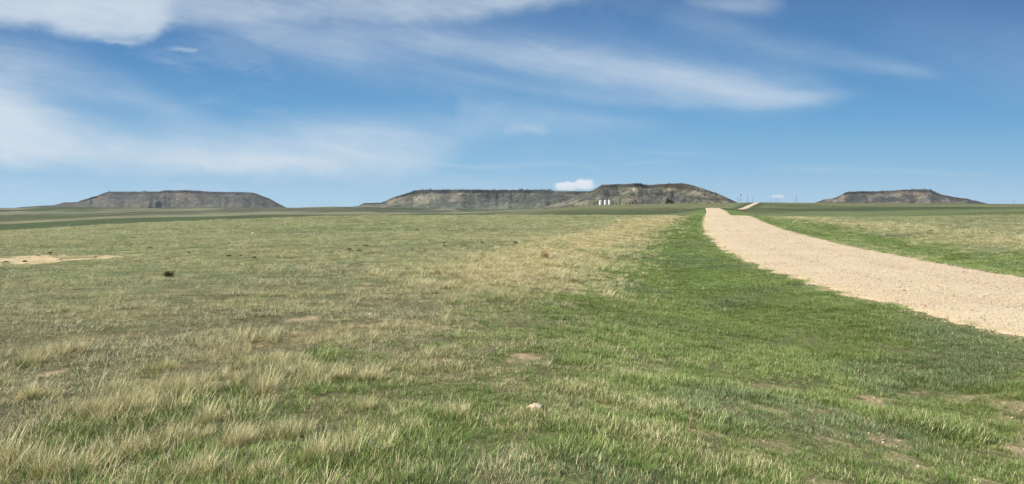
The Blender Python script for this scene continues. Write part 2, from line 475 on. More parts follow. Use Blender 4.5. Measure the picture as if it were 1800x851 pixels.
def terrain_z(x, y, under_road=True):
    """world height of the ground"""
    x = np.asarray(x, float); y = np.asarray(y, float)
    s = road_s(x, y)
    a = np.abs(s)
    near = np.full_like(x, -1.72)
    near = near - 0.012 * np.clip(-x - 5, 0, 60)
    # verge, ditch, back slope either side of the road
    left = np.interp(-s, [0, 3.2, 4.2, 6.2, 8.5, 10.5], [-1.95, -1.95, -2.0, -2.2, -1.93, -1.72])
    right = np.interp(s, [0, 3.2, 4.2, 6.2, 8.8, 11.5], [-1.95, -1.95, -2.08, -2.36, -2.12, -1.85])
    near = np.where(s < 0, np.where(-s < 10.5, left, near), np.where(s < 11.5, right, -1.85 + 0.002 * np.clip(s - 11.5, 0, 60)))
    zf, D, col = far_z(x, y)
    w = sstep(42, 85, D)
    z = near * (1 - w) + zf * w
    # ditches continue beside the distant road
    inr = (y > 0) & (y < 1480)
    wd = 2.5 + 0.03 * np.clip(y, 0, 1500)
    z = z - np.where(inr, w * 0.35 * np.exp(-((a - 6.3) / 2.2) ** 2) * (1 - sstep(200, 500, y)), 0)
    k = np.where(inr, (1 - sstep(3.3, 3.3 + wd, a)) * sstep(30, 60, y), 0)
    z = z * (1 - k) + (road_z(y)) * k
    # unevenness of the ground
    r = np.hypot(x, y)
    off = sstep(3.0, 5.0, a)
    z = z + off * (0.05 * (fbm(x, y, 1.7, 3, 5) - .5) + 0.10 * (fbm(x, y, 9, 3, 11) - .5)) * (1 - sstep(60, 200, r))
    z = z + off * sstep(120, 600, r) * (fbm(x, y * .55, 190, 3, 21) - .5) * (0.0014 + .0065 * (1 - sstep(820, 1000, col))) * np.minimum(r, 3500) * (1 - .5 * sstep(2500, 3500, r))
    if under_road:
        z = z - np.where(inr | (y <= 0), (1 - sstep(2.6, 3.0 + 0.001 * r, a)) * (0.10 + 0.0012 * np.clip(r - 30, 0, 1500)), 0)
    return z + EYE

def boundary(y):   # where lush ditch grass gives way to the short-grass prairie, left of the road
    return np.interp(y, [3, 6, 8, 16, 43, 80, 126, 300], [-13.4, -12.6, -12.0, -9.6, -7.4, -6.8, -6.6, -6.5])

def world_from_px(px, py, h):
    Y = F * h / (py - HZ)
    return (px - 900) / F * Y, Y

def on_ground(px, py):
    """point where the photo ray meets the terrain"""
    Y = 1.75 * F / (py - HZ)
    for _ in range(30):
        X = (px - 900) / F * Y
        z = float(terrain_z(np.array([X]), np.array([Y]), False)[0]) - EYE
        Y = 0.5 * Y + 0.5 * (-z * F / (py - HZ))
    X = (px - 900) / F * Y
    return X, Y, float(terrain_z(np.array([X]), np.array([Y]), False)[0])

BARE = [  # px, py, half width px, depth factor
 (920,629,36,1.1),(785,633,26,.9),(800,655,12,.7),(1490,682,26,1.2),(1560,775,34,1.3),(1785,790,38,1.5),(1275,640,20,.7),
 (1240,760,26,.9),(1345,830,34,1),(290,815,26,1.0),(1410,845,30,1),(1700,670,30,1),(95,655,45,1),(645,575,30,1),(545,560,40,1),
 (30,700,30,1),(1620,820,30,1),(1060,715,20,.8),(895,668,20,.7),(625,790,14,1),(1740,850,40,1.2),(1530,700,24,1)]
BARE_W = []
for _b in BARE:
    _X, _Y, _z = on_ground(_b[0], _b[1])
    BARE_W.append((_X, _Y, 1.05 * _b[2] / F * _Y, 1.3 * _b[3] * _b[2] / F * _Y))

STRAW_T = [(495,640,34),(310,690,34),(355,690,26),(420,670,30),(470,690,30),(540,660,30),(590,665,24),(640,668,20),(430,645,20),
 (170,735,34),(60,700,30),(215,800,50),(30,810,60),(320,775,40),(420,780,40),(120,830,50),(250,720,26),(370,740,28),(60,640,18),(290,650,16),
 (500,760,34),(560,810,30),(450,840,40),(350,840,34),(800,735,14),(640,720,16),(890,510,22),(900,525,16),(960,470,26),(1010,455,26),(880,495,20),(1060,440,30),(1110,425,24),(1150,405,22),(930,430,26),(985,425,26)]
STRAW_W = []
for _b in STRAW_T:
    _X, _Y, _z = on_ground(_b[0], _b[1])
    STRAW_W.append((_X, _Y, .78 * _b[2] / F * _Y))

DIRT_A = on_ground(0, 460)[:2]; DIRT_B = on_ground(228, 450)[:2]

def zones(x, y):
    """returns lush, straw, bare, olive weights (0..1) for grass growth"""
    s = road_s(x, y)
    nb = fbm(x, y, 2.2, 4, 31); nb2 = fbm(x, y, 7.0, 3, 37); nf = fbm(x, y, 0.55, 3, 41)
    wob = 1.0 + np.clip(y, 0, 200) * 0.004
    bl = boundary(y) + (nb - .5) * 4.0 * wob + (nf - .5) * 1.5
    tw = np.interp(y, [0, 10, 20, 50], [2.6, 2.2, 1.3, .8])
    lush_l = sstep(-tw, tw, s - bl) * (s < 0)
    br = 9.3 + (nb - .5) * 4.5 + (nf - .5) * 1.5
    lush_r = sstep(-1.0, 1.0, br - s) * (s > 0)
    lush = np.maximum(lush_l, lush_r)
    # straw band on the back slope
    sb = boundary(y)
    band = np.exp(-((s - (sb - 1.5)) / 2.1) ** 2) * sstep(12, 20, y) * (1 - sstep(170, 260, y))
    straw = band * sstep(0.34, 0.52, nb * .6 + nf * .4 + 0.08)
    bandr = np.exp(-((s - 13.5) / 3.5) ** 2) * sstep(15, 25, y) * 0.8
    straw = np.maximum(straw, bandr * sstep(0.4, 0.62, nb * .5 + nf * .5 + .04))
    for (bx, by, rr) in STRAW_W:
        d2 = ((x - bx) ** 2 + ((y - by) / 1.0) ** 2) / (rr * rr)
        straw = np.maximum(straw, np.exp(-d2) * (0.35 + 1.1 * nf))
    loose = 0.55 * sstep(.5, .66, fbm(x, y, 1.1, 3, 47)) * (1 - lush)
    straw = np.clip(np.maximum(straw, loose * sstep(16, 9, y) * (y > 0)), 0, 1)
    # bare soil
    bare = np.zeros_like(x)
    for (bx, by, rx, ry) in BARE_W:
        d = np.sqrt(((x - bx) / rx) ** 2 + ((y - by) / ry) ** 2) + (nf - .5) * 1.8
        bare = np.maximum(bare, 1 - sstep(0.55, 1.0, d))
    spot = sstep(.62, .72, fbm(x, y, 0.45, 3, 53)) * sstep(.48, .62, nb)
    bare = np.maximum(bare, spot * 0.5 * (1 - lush) * (y < 45))
    spot2 = sstep(.54, .63, fbm(x, y, 0.42, 3, 59)) * sstep(.6, 2.4, x) * (y < 9) * (s < -3.2)
    bare = np.maximum(bare, spot2 * .72)
    bare = bare * (.6 + .4 * sstep(.38, .56, fbm(x, y, .16, 2, 63)))
    # pale dirt scrape in the meadow on the left
    (ax, ay), (bx, by) = DIRT_A, DIRT_B
    tt = (x - ax) / (bx - ax)
    hw = np.interp(tt, [-.6, 0, .35, .8, 1.0, 1.12], [4.4, 4.2, 3.4, 2.0, 1.2, .05])
    dd = np.abs(y - (ay + tt * (by - ay))) / hw
    dirt = (1 - sstep(0.75, 1.1, dd + (nb - .5) * 1.3 + (nf - .5) * .9)) * (1 - .75 * sstep(.54, .60, fbm(x, y, .8, 3, 95))) * (x < bx + 1.5) * (x > -40)
    edge = sstep(2.85, 3.4, np.abs(s) + (nf - .5) * .8 + (nb - .5) * .1)
    return lush, straw, bare, dirt, edge, s, nb, nb2, nf

MEADOW = np.array([.190, .208, .098]); MEADOW2 = np.array([.150, .182, .078])
LUSH = np.array([.136, .192, .060]); STRAWC = np.array([.50, .39, .18]); SOIL = np.array([.43, .32, .19])
DIRT = np.array([.60, .46, .27])

def mixv(a, b, w): return a * (1 - w[..., None]) + b * w[..., None]

def ground_color(x, y):
    lush, straw, bare, dirt, edge, s, nb, nb2, nf = zones(x, y)
    zf, D, col = far_z(x, y)
    c = np.tile(MEADOW, (len(x), 1))
    c = mixv(c, MEADOW2, sstep(.4, .65, nb2))
    lushd = lush * (1 - sstep(300, 700, D))
    c = mixv(c, LUSH, lushd)
    c = mixv(c, STRAWC, np.clip(straw * 0.85, 0, 1))
    # ---- distance bands of different ground colour, some dark green
    big = fbm(x, y * .5, 240, 4, 71); big2 = fbm(x, y * .4, 110, 4, 73); big3 = fbm(x, y * .35, 420, 4, 75)
    dn = D * (1 + (big - .5) * .25)
    leftw = 1 - sstep(820, 1000, col)
    darkg = np.array([.076, .100, .046]); olive = np.array([.150, .155, .075]); greyg = np.array([.135, .145, .085]); palet = np.array([.23, .225, .135]); brownd = np.array([.11, .105, .072])
    lc = np.tile(MEADOW2 * .85, (len(x), 1))
    lc = mixv(lc, darkg, sstep(185, 240, dn))
    lc = mixv(lc, olive * .8, sstep(.52, .62, big2) * .7 * sstep(150, 260, dn))
    lc = mixv(lc, greyg * .75, sstep(650, 850, dn))
    lc = mixv(lc, palet, sstep(.5, .64, big2) * .7 * sstep(700, 900, dn))
    lc = mixv(lc, brownd, sstep(.50, .58, big) * sstep(1300, 1800, dn) * .85)
    lc = mixv(lc, darkg * .8, sstep(.50, .56, big3) * .85 * sstep(500, 700, dn))
    lc = mixv(lc, palet * .95, sstep(.54, .60, fbm(x, y * .3, 260, 4, 78)) * .8 * sstep(300, 500, dn))
    rc = np.tile(MEADOW2 * .95, (len(x), 1))
    rc = mixv(rc, olive * .75, sstep(220, 330, dn) * (1 - sstep(1360, 1450, col)))
    rc = mixv(rc, darkg * .85, sstep(410, 440, dn) * (1 - sstep(690, 760, dn)) * sstep(1330, 1420, col))
    rc = mixv(rc, darkg, sstep(230, 330, dn) * (1 - sstep(430, 560, dn)) * (1 - sstep(1180, 1250, col)) * .8)
    rc = mixv(rc, olive * 1.05, sstep(730, 800, dn))
    rc = mixv(rc, darkg, sstep(.56, .66, big2) * .6 * sstep(300, 500, dn))
    rc = mixv(rc, np.array([.2, .16, .12]), np.exp(-((col - 1135) / 26) ** 2) * sstep(880, 960, D) * (1 - sstep(1090, 1130, D)) * sstep(.35, .5, big2))
    c = mixv(c, MEADOW2 * .62, sstep(.50, .60, fbm(x, y * 1.6, 9, 4, 85)) * .75 * (s > 9) * sstep(15, 30, D) * (1 - sstep(400, 500, D)))
    c = mixv(c, MEADOW2 * .8, .5 * (s > 12) * (1 - sstep(400, 500, D)))
    fc = mixv(rc, lc, leftw)
    wfar = sstep(140, 175, D)
    wfar = np.where((col > 1400) & (D < 400), wfar * .35, wfar)
    keep = np.clip(lushd * (D < 330), 0, 1)
    wfar = wfar * (1 - keep)
    c = mixv(c, fc, wfar)
    verge = (np.abs(s) < 9 + D * .004) & (D > 300) & (D < 1200) & (y > 0)
    c = mixv(c, darkg, verge * .8)
    c = mixv(c, SOIL, bare)
    c = mixv(c, DIRT, dirt)
    c = mixv(c, DIRT * .9, (1 - edge) * (D < 200))
    return c

def build_ground():
    th_front = np.radians(np.arange(-42, 42.01, 0.1))
    th_side = np.radians(np.concatenate([np.arange(43, 180, 1.5)]))
    th = np.concatenate([-th_side[::-1], th_front, th_side])
    r = [0.6]
    while r[-1] < 14000:
        r.append(r[-1] * (1.014 if r[-1] > 6 else 1.03))
    r = np.array(r)
    R, T = np.meshgrid(r, th, indexing='ij')
    x = (R * np.sin(T)).ravel(); y = (R * np.cos(T)).ravel()
    z = terrain_z(x, y)
    col = ground_color(x, y)
    lush, straw, bare, dirt, edge, *_ = zones(x, y)
    n = len(x)
    # centre vertex
    quads = grid_quads(len(r), len(th), wrap=True)[:, ::-1]
    x = np.append(x, 0); y = np.append(y, 0); z = np.append(z, terrain_z(np.array([0.]), np.array([0.]))[0])
    tris = [(n, j, (j + 1) % len(th)) for j in range(len(th))]
    tris = np.array(tris)[:, ::-1]
    colr = np.ones((n + 1, 4)); colr[:n, :3] = col; colr[n, :3] = MEADOW
    br = np.append(np.maximum(bare, dirt), 0)
    near_w = np.append(1 - sstep(7, 26, R.ravel()), 1)
    me = mesh_from('ground', np.stack([x, y, z], 1), quads, tris, True,
                   {'gc': ('FLOAT_COLOR', colr), 'bare': ('FLOAT', br), 'nearw': ('FLOAT', near_w)})
    m = Mat('prairie_ground')
    tcn = m.n('ShaderNodeTexCoord')
    P = tcn.outputs['Object']
    gc = m.attr('gc').outputs['Color']
    nearw = m.attr('nearw').outputs['Fac']
    barea = m.attr('bare').outputs['Fac']
    n1 = m.noise(P, 14.0, 6, .65)
    n2 = m.noise(P, 1.3, 5, .6)
    n3 = m.noise(P, 0.16, 5, .6)
    n4 = m.noise(P, 0.02, 6, .65)
    v = m.math('MULTIPLY', m.ramp(n1, .3, .7, .62, 1.35), m.ramp(n2, .3, .7, .80, 1.2))
    v = m.math('MULTIPLY', v, m.ramp(n3, .3, .7, .78, 1.22))
    v = m.math('MULTIPLY', v, m.ramp(n4, .3, .7, .80, 1.2))
    cm = m.n('ShaderNodeVectorMath', operation='SCALE')
    m.l(gc, cm.inputs[0]); m.l(v, cm.inputs['Scale'])
    # thatch and litter between tufts up close, gap shade darkened into the colour
    bs = m.n('ShaderNodeVectorMath', operation='SCALE'); m.l(gc, bs.inputs[0]); m.l(m.math('MULTIPLY', m.ramp(m.noise(P, 45, 5, .7), .38, .62, .62, 1.35), m.ramp(n2, .3, .7, .8, 1.2)), bs.inputs['Scale'])
    bright = bs.outputs[0]
    soil = m.mix(m.ramp(m.noise(P, 30, 5, .7), .4, .62), (.085, .065, .04), (.24, .19, .11))
    inter = m.mix(m.math('MULTIPLY', nearw, .6), cm.outputs[0], soil)
    inter = m.mix(m.math('MULTIPLY', barea, 1.0), inter, bright)
    h = m.math('ADD', m.math('MULTIPLY', m.noise(P, 18, 8, .7), .03), m.math('MULTIPLY', m.noise(P, 4.0, 6, .65), .10))
    h2 = m.math('ADD', h, m.math('MULTIPLY', m.noise(P, .6, 6, .7), .35))
    m.principled(inter, .95, .08, m.bump(h2, 1.0, .75))
    o = obj('ground', me, m.m)
    tag(o, kind='structure')
    return o

build_ground()

# ------------------------------------------------------------------ road
def road_edge(y, side):
    j = 0.12 * (vnoise(y * .9, y * 0 + side * 9, 81) - .5) * 2 + 0.14 * (vnoise(y * 4.1, y * 0 + side * 5, 83) - .5) * 2
    return 3.12 + j

def build_road():
    ys = [-50.0]
    while ys[-1] < 1480:
        y0 = ys[-1]
        ys.append(y0 + (1.0 if y0 < 0 else max(0.10, 0.006 * y0)))
    ys = np.array(ys)
    u = np.concatenate([[-1.08], np.linspace(-1, 1, 33), [1.08]])
    Y, U = np.meshgrid(ys, u, indexing='ij')
    dxv = road_dx(Y); nrm = np.sqrt(1 + dxv ** 2)
    wl = road_edge(Y, 0); wr = road_edge(Y, 1)
    half = np.where(U < 0, wl, wr)
    S = U * half
    x = road_x(Y) + S / nrm
    yy = Y - S * dxv / nrm
    zc = np.where(Y < 45, -1.95, road_z(Y)) + EYE
    crown = 0.06 * (1 - np.clip(np.abs(U), 0, 1) ** 2)
    rut = -0.018 * (np.exp(-((np.abs(S) - 0.95) / .35) ** 2))
    z = zc + 0.012 + crown + rut + 0.02 * (fbm(x, yy, .8, 3, 91) - .5)
    # the shoulders sink into the verge
    z = np.where(np.abs(U) > 1.0, z - 0.16 - 0.002 * np.clip(Y, 0, 1500), z)
    me = mesh_from('gravel_road', np.stack([x.ravel(), yy.ravel(), z.ravel()], 1), grid_quads(len(ys), len(u))[:, ::-1], None, True,
                   {'su': ('FLOAT', np.clip(np.abs(U), 0, 1).ravel()), 'sgn': ('FLOAT', U.ravel())})
    m = Mat('road_gravel')
    tcn = m.n('ShaderNodeTexCoord'); P = tcn.outputs['Object']
    su = m.attr('su').outputs['Fac']; sg = m.attr('sgn').outputs['Fac']
    vo = m.n('ShaderNodeTexVoronoi'); vo.inputs['Scale'].default_value = 26; m.l(P, vo.inputs['Vector'])
    vo2 = m.n('ShaderNodeTexVoronoi'); vo2.inputs['Scale'].default_value = 9; m.l(P, vo2.inputs['Vector'])
    big = m.noise(P, .35, 5, .6); mid = m.noise(P, 3.0, 6, .7); fine = m.noise(P, 40, 4, .7)
    c = m.mix(m.ramp(big, .35, .65), (.575, .46, .295), (.66, .545, .36))
    sep_ = m.n('ShaderNodeSeparateColor'); m.l(vo.outputs['Color'], sep_.inputs[0])
    c = m.mix(m.math('MULTIPLY', m.ramp(sep_.outputs[0], .2, .9), .4), c, (.75, .65, .48))
    c = m.mix(m.ramp(sep_.outputs[1], .78, .92, 0, .65), c, (.36, .25, .15))
    c = m.mix(m.ramp(fine, .35, .55, .35, 0), c, (.45, .32, .2))
    trk = m.noise(comb_in(m, sg, P), 1.0, 4, .6)
    c = m.mix(m.ramp(trk, .35, .65, 0, .35), c, (.54, .41, .27))
    ed = m.ramp(m.math('MULTIPLY_ADD', m.math('SUBTRACT', mid, .5), .35, sg), -.74, -1.04)
    c = m.mix(m.math('MULTIPLY', ed, .75), c, (.64, .49, .30))
    h = m.math('ADD', m.math('MULTIPLY', vo.outputs['Distance'], -.022), m.math('MULTIPLY', vo2.outputs['Distance'], -.02))
    h = m.math('ADD', h, m.math('MULTIPLY', mid, .05))
    m.principled(c, .92, .1, m.bump(h, 1.0, .7))
    o = obj('gravel_road', me, m.m)
    tag(o, kind='structure')

build_road()

# ------------------------------------------------------------------ geometry-nodes scatter (for uncountable stuff only)
def scatter(name, protos, pts, rot, scl, idx, extra, mat, label, cat):
    coll = bpy.data.collections.new(name + '_kinds')
    for k, me in enumerate(protos):
        me.materials.clear(); me.materials.append(mat)
        o = bpy.data.objects.new('%s_kind_%02d' % (name, k), me)
        coll.objects.link(o)
    attrs = {'rot': ('FLOAT_VECTOR', rot), 'scl': ('FLOAT_VECTOR', scl), 'idx': ('INT', idx)}
    attrs.update(extra)
    me = mesh_from(name, pts, attrs=attrs)
    o = bpy.data.objects.new(name, me)
    me.materials.append(mat)
    C.objects.link(o)
    ng = bpy.data.node_groups.new(name + '_scatter', 'GeometryNodeTree')
    ng.interface.new_socket('Geometry', in_out='INPUT', socket_type='NodeSocketGeometry')
    ng.interface.new_socket('Geometry', in_out='OUTPUT', socket_type='NodeSocketGeometry')
    gi = ng.nodes.new('NodeGroupInput'); go = ng.nodes.new('NodeGroupOutput')
    ip = ng.nodes.new('GeometryNodeInstanceOnPoints')
    ci = ng.nodes.new('GeometryNodeCollectionInfo')
    ci.inputs['Collection'].default_value = coll
    ci.inputs['Separate Children'].default_value = True
    ci.inputs['Reset Children'].default_value = True
    def na(nm, typ):
        n = ng.nodes.new('GeometryNodeInputNamedAttribute'); n.data_type = typ
        n.inputs['Name'].default_value = nm
        return n.outputs['Attribute']
    ng.links.new(gi.outputs[0], ip.inputs['Points'])
    ng.links.new(ci.outputs[0], ip.inputs['Instance'])
    ip.inputs['Pick Instance'].default_value = True
    ng.links.new(na('idx', 'INT'), ip.inputs['Instance Index'])
    ng.links.new(na('rot', 'FLOAT_VECTOR'), ip.inputs['Rotation'])
    ng.links.new(na('scl', 'FLOAT_VECTOR'), ip.inputs['Scale'])
    ng.links.new(ip.outputs[0], go.inputs[0])
    md = o.modifiers.new('scatter', 'NODES'); md.node_group = ng
    tag(o, label, cat, kind='stuff')
    return o

def clump(seed, nb, rad, h0, h1, wid, lean, curl, flat=0.0):
    rng = np.random.default_rng(seed)
    segs = 3
    V, Q, T, tt, rr = [], [], [], [], []
    for b in range(nb):
        a = rng.uniform(0, 2*math.pi); rho = rad * math.sqrt(rng.uniform())
        bx, by = rho * math.cos(a), rho * math.sin(a)
        d = a + rng.normal(0, .9)
        hgt = rng.uniform(h0, h1); w = wid * rng.uniform(.7, 1.3)
        ln = abs(rng.normal(lean, lean * .5)) + .05
        if rng.uniform() < flat: ln = rng.uniform(1.1, 1.5)
        cu = rng.uniform(.3, 1.0) * curl
        side = np.array([-math.sin(d + rng.normal(0, .6)), math.cos(d), 0]); side /= np.linalg.norm(side)
        p = np.array([bx, by, -0.01]); ang_ = ln * .6
        base = len(V); rv = rng.uniform()
        for k in range(segs + 1):
            f = k / segs
            ww = w * (1 - f ** 1.5) * .5
            if k < segs:
                V.append(p - side * ww); V.append(p + side * ww); tt += [f, f]; rr += [rv, rv]
            else:
                V.append(p.copy()); tt.append(1.0); rr.append(rv)
            ang2 = min(ang_ + cu * f * 1.2, 1.75)
            st = hgt / segs
            p = p + st * np.array([math.sin(ang2) * math.cos(d), math.sin(ang2) * math.sin(d), max(math.cos(ang2), -.1)])
            if p[2] < .004: p[2] = .004
        for k in range(segs - 1):
            i = base + 2 * k
            Q.append((i, i+1, i+3, i+2))
        T.append((base + 2*(segs-1), base + 2*(segs-1) + 1, base + 2*segs))
    return mesh_from('grass_clump', np.array(V), np.array(Q), np.array(T), True, {'t': ('FLOAT', tt), 'rnd': ('FLOAT', rr)})

def grass_material():
    m = Mat('grass_blades')
    gcol = m.attr('gcol', 'INSTANCER').outputs['Color']
    dry = m.attr('dry', 'INSTANCER').outputs['Fac']
    t = m.attr('t').outputs['Fac']; r = m.attr('rnd').outputs['Fac']
    r2 = m.math('FRACT', m.math('MULTIPLY', r, 13.7)); r3 = m.math('FRACT', m.math('MULTIPLY', r, 47.1))
    straw = m.mix(r3, (.52, .44, .215), (.86, .77, .47))
    v = m.math('MULTIPLY_ADD', r2, 1.05, .42)
    sc = m.n('ShaderNodeVectorMath', operation='SCALE'); m.l(gcol, sc.inputs[0]); m.l(v, sc.inputs['Scale'])
    isdry = m.math('LESS_THAN', r, dry)
    tip = m.math('MULTIPLY', m.ramp(t, .55, 1.0), .45)
    c = m.mix(tip, sc.outputs[0], (.30, .28, .12))
    c = m.mix(isdry, c, straw)
    p = m.principled(c, .6, .25)
    tr = m.n('ShaderNodeBsdfTranslucent'); m.l(c, tr.inputs['Color'])
    ms = m.n('ShaderNodeMixShader'); ms.inputs[0].default_value = .22
    m.l(p.outputs[0], ms.inputs[1]); m.l(tr.outputs[0], ms.inputs[2])
    m.l(ms.outputs[0], m.out.inputs['Surface'])
    return m.m

GRASS = grass_material()
# kinds: 0-3 lush, 4-7 short prairie, 8-11 tall straw bunch, 12-13 flattened litter
KINDS = [clump(100+k, 60, .085, .02, .064, .0034, .5, .9) for k in range(4)] \
      + [clump(200+k, 44, .09, .012, .045, .0042, .75, .9, .3) for k in range(4)] \
      + [clump(300+k, 48, .06, .06, .21, .0042, .5, .9) for k in range(4)] \
      + [clump(400+k, 34, .12, .05, .16, .0032, 1.25, .5, .7) for k in range(2)]

def build_grass():
    rng = np.random.default_rng(7)
    P, R_, S_, I_, G_, D_ = [], [], [], [], [], []
    rings = [(1.2, 9, 340, 1.0), (9, 16, 230, 1.1), (16, 28, 115, 1.4), (28, 50, 42, 2.0), (50, 90, 11.0, 3.1), (90, 150, 2.6, 4.6)]
    tmax = 0.80
    for (r0, r1, dens, sz) in rings:
        area = tmax * (r1*r1 - r0*r0) + 4 * (r1 - r0)
        n = int(area * dens)
        y = np.sqrt(rng.uniform(r0*r0, r1*r1, n)) ; y = np.where(rng.uniform(size=n) < .1, rng.uniform(r0, r1, n), y)
        x = rng.uniform(-1, 1, n) * (tmax * y + 2.0)
        lush, straw, bare, dirt, edge, s, nb, nb2, nf = zones(x, y)
        cl = fbm(x, y, .35, 2, 61)          # clumpiness
        cover = np.clip(.10 + 3.0 * (cl - .36), .05, 1)
        cover = np.clip(cover * .9 + .28 * lush, 0, 1)
        keep = rng.uniform(size=n) < cover * (1 - .88 * bare) * (1 - .97 * dirt) * edge
        keep &= np.abs(s) > 2.75
        # thin beside the gravel edge
        x, y, lush, straw, bare, s, nb, nb2, nf, cl = [a[keep] for a in (x, y, lush, straw, bare, s, nb, nb2, nf, cl)]
        n = len(x)
        u = rng.uniform(size=n)
        isl = u < lush
        ist = (rng.uniform(size=n) < straw * (.62 if r0 < 16 else .8))
        isflat = (~isl) & (rng.uniform(size=n) < .12)
        idx = np.where(ist, 8 + rng.integers(0, 4, n), np.where(isflat, 12 + rng.integers(0, 2, n), np.where(isl, rng.integers(0, 4, n), 4 + rng.integers(0, 4, n))))
        z = terrain_z(x, y)
        big = fbm(x, y, 1.2, 3, 67)
        hs_ = rng.uniform(.7, 1.35, n) * sz * (0.35 + 1.3 * big)
        hs_ = hs_ * (1 - .45 * bare)
        hs_ = np.where(ist & (r0 < 16), hs_ * (.55 + .35 * straw), hs_)
        hs_ = np.where(isl & (sz < 1.1), hs_ * (.7 + .8 * sstep(.45, .7, fbm(x, y, .8, 2, 77))), hs_)
        hx = hs_ * 1.0; hz = hs_ / sz * (1 + (sz - 1) * .22)
        hz = np.where(ist & (r0 >= 16), hz * .6, hz)
        P.append(np.stack([x, y, z], 1))
        R_.append(np.stack([rng.normal(0, .08, n), rng.normal(0, .08, n), rng.uniform(0, 6.28, n)], 1))
        S_.append(np.stack([hx, hx, hz], 1)); I_.append(idx)
        hue = fbm(x, y, 1.6, 3, 79)[:, None]; blue = (sstep(.5, .66, fbm(x, y, 2.4, 3, 87)))[:, None]
        lc = np.array([.235, .318, .086]) * (1 - hue * .0) * (.72 + .6 * hue) + 0
        lc = lc * (1 - .6 * blue) + np.array([.190, .260, .135]) * .6 * blue
        mc = np.array([.245, .295, .122]) * (.75 + .5 * hue)
        dk = (sstep(.46, .56, fbm(x, y * .6, .8, 4, 89)) * sstep(4, 6, y) * sstep(26, 13, y))[:, None]
        mc = mc * (1 - dk) + np.array([.105, .145, .075]) * dk
        mc = mc * (1 - .6 * blue) + np.array([.25, .28, .165]) * .6 * blue
        g = np.where(isl[:, None], lc, mc) * rng.uniform(.8, 1.2, n)[:, None]
        gc = np.ones((n, 4)); gc[:, :3] = g
        G_.append(gc)
        d = np.where(ist, .82, np.where(isflat, .8, np.where(isl, .05 + .30 * sstep(.52, .7, nf) * sstep(0, 3, np.abs(s + 6) - 1.0) + .10 * sstep(14, 4, y) , .42)))
        D_.append(d)
        print('grass ring', r0, n)
    # bigger bunches standing out of the turf
    bx, by, sc_, kk, dd_, gg_ = [], [], [], [], [], []
    for (cx, cy, rr) in STRAW_W:
        if cy > 12: continue
        for q in range(int(6 + 46 * rr)):
            bx.append(cx + rng.normal(0, rr * .75)); by.append(cy + rng.normal(0, rr * .6)); sc_.append(rng.uniform(.6, 1.1)); kk.append(8 + rng.integers(0, 4)); dd_.append(.86); gg_.append((.24, .30, .08))
        for q in range(3):
            bx.append(cx + rng.normal(0, rr)); by.append(cy - .1 + rng.normal(0, rr * .6)); sc_.append(rng.uniform(.5, .9)); kk.append(8 + rng.integers(0, 4)); dd_.append(.15); gg_.append((.16, .24, .05))
    # deep green tufts in the ditch grass
    for q in range(420):
        yy = rng.uniform(3, 20); xx = rng.uniform(-.7, .8) * yy
        lu = zones(np.array([xx]), np.array([yy]))
        if lu[0][0] < .5 or abs(lu[5][0]) < 3.6: continue
        for w_ in range(rng.integers(1, 4)):
            bx.append(xx + rng.normal(0, .1)); by.append(yy + rng.normal(0, .1)); sc_.append(rng.uniform(.35, .62)); kk.append(8 + rng.integers(0, 4)); dd_.append(.05); gg_.append((.15, .27, .045))
    bx = np.array(bx); by = np.array(by); n = len(bx); sc_ = np.array(sc_)
    P.append(np.stack([bx, by, terrain_z(bx, by)], 1)); R_.append(np.stack([rng.normal(0, .1, n), rng.normal(0, .1, n), rng.uniform(0, 6.28, n)], 1))
    S_.append(np.stack([sc_ * 1.15, sc_ * 1.15, sc_], 1)); I_.append(np.array(kk)); D_.append(np.array(dd_, float))
    gc = np.ones((n, 4)); gc[:, :3] = np.array(gg_); G_.append(gc)
    P = np.concatenate(P)
    scatter('grass', KINDS, P, np.concatenate(R_), np.concatenate(S_), np.concatenate(I_),
            {'gcol': ('FLOAT_COLOR', np.concatenate(G_)), 'dry': ('FLOAT', np.concatenate(D_))}, GRASS,
            'green and straw coloured prairie grass covering the ground', 'grass')
build_grass()

# ------------------------------------------------------------------ loose gravel
def stone_mesh(seed, n_lat=4, n_lon=6, squash=.6, rough=.25):
    rng = np.random.default_rng(seed)
    V = [(0, 0, squash * .9)]
    for i in range(1, n_lat):
        ph = math.pi * i / n_lat
        for j in range(n_lon):
            a = 2*math.pi * (j + .5 * (i % 2)) / n_lon
            r = 1 + rng.uniform(-rough, rough)
            V.append((r*math.sin(ph)*math.cos(a), r*math.sin(ph)*math.sin(a), squash*r*math.cos(ph)))
    V.append((0, 0, -squash * .9))
    Q, T = [], []
    for i in range(n_lat - 2):
        for j in range(n_lon):
            a = 1 + i*n_lon + j; b = 1 + i*n_lon + (j+1) % n_lon
            Q.append((a, a+n_lon, b+n_lon, b))
    last = len(V) - 1
    for j in range(n_lon):
        T.append((0, 1+j, 1+(j+1) % n_lon))
        k = 1 + (n_lat-2)*n_lon
        T.append((last, k+(j+1) % n_lon, k+j))
    return mesh_from('stone', np.array(V), np.array(Q), np.array(T), False)

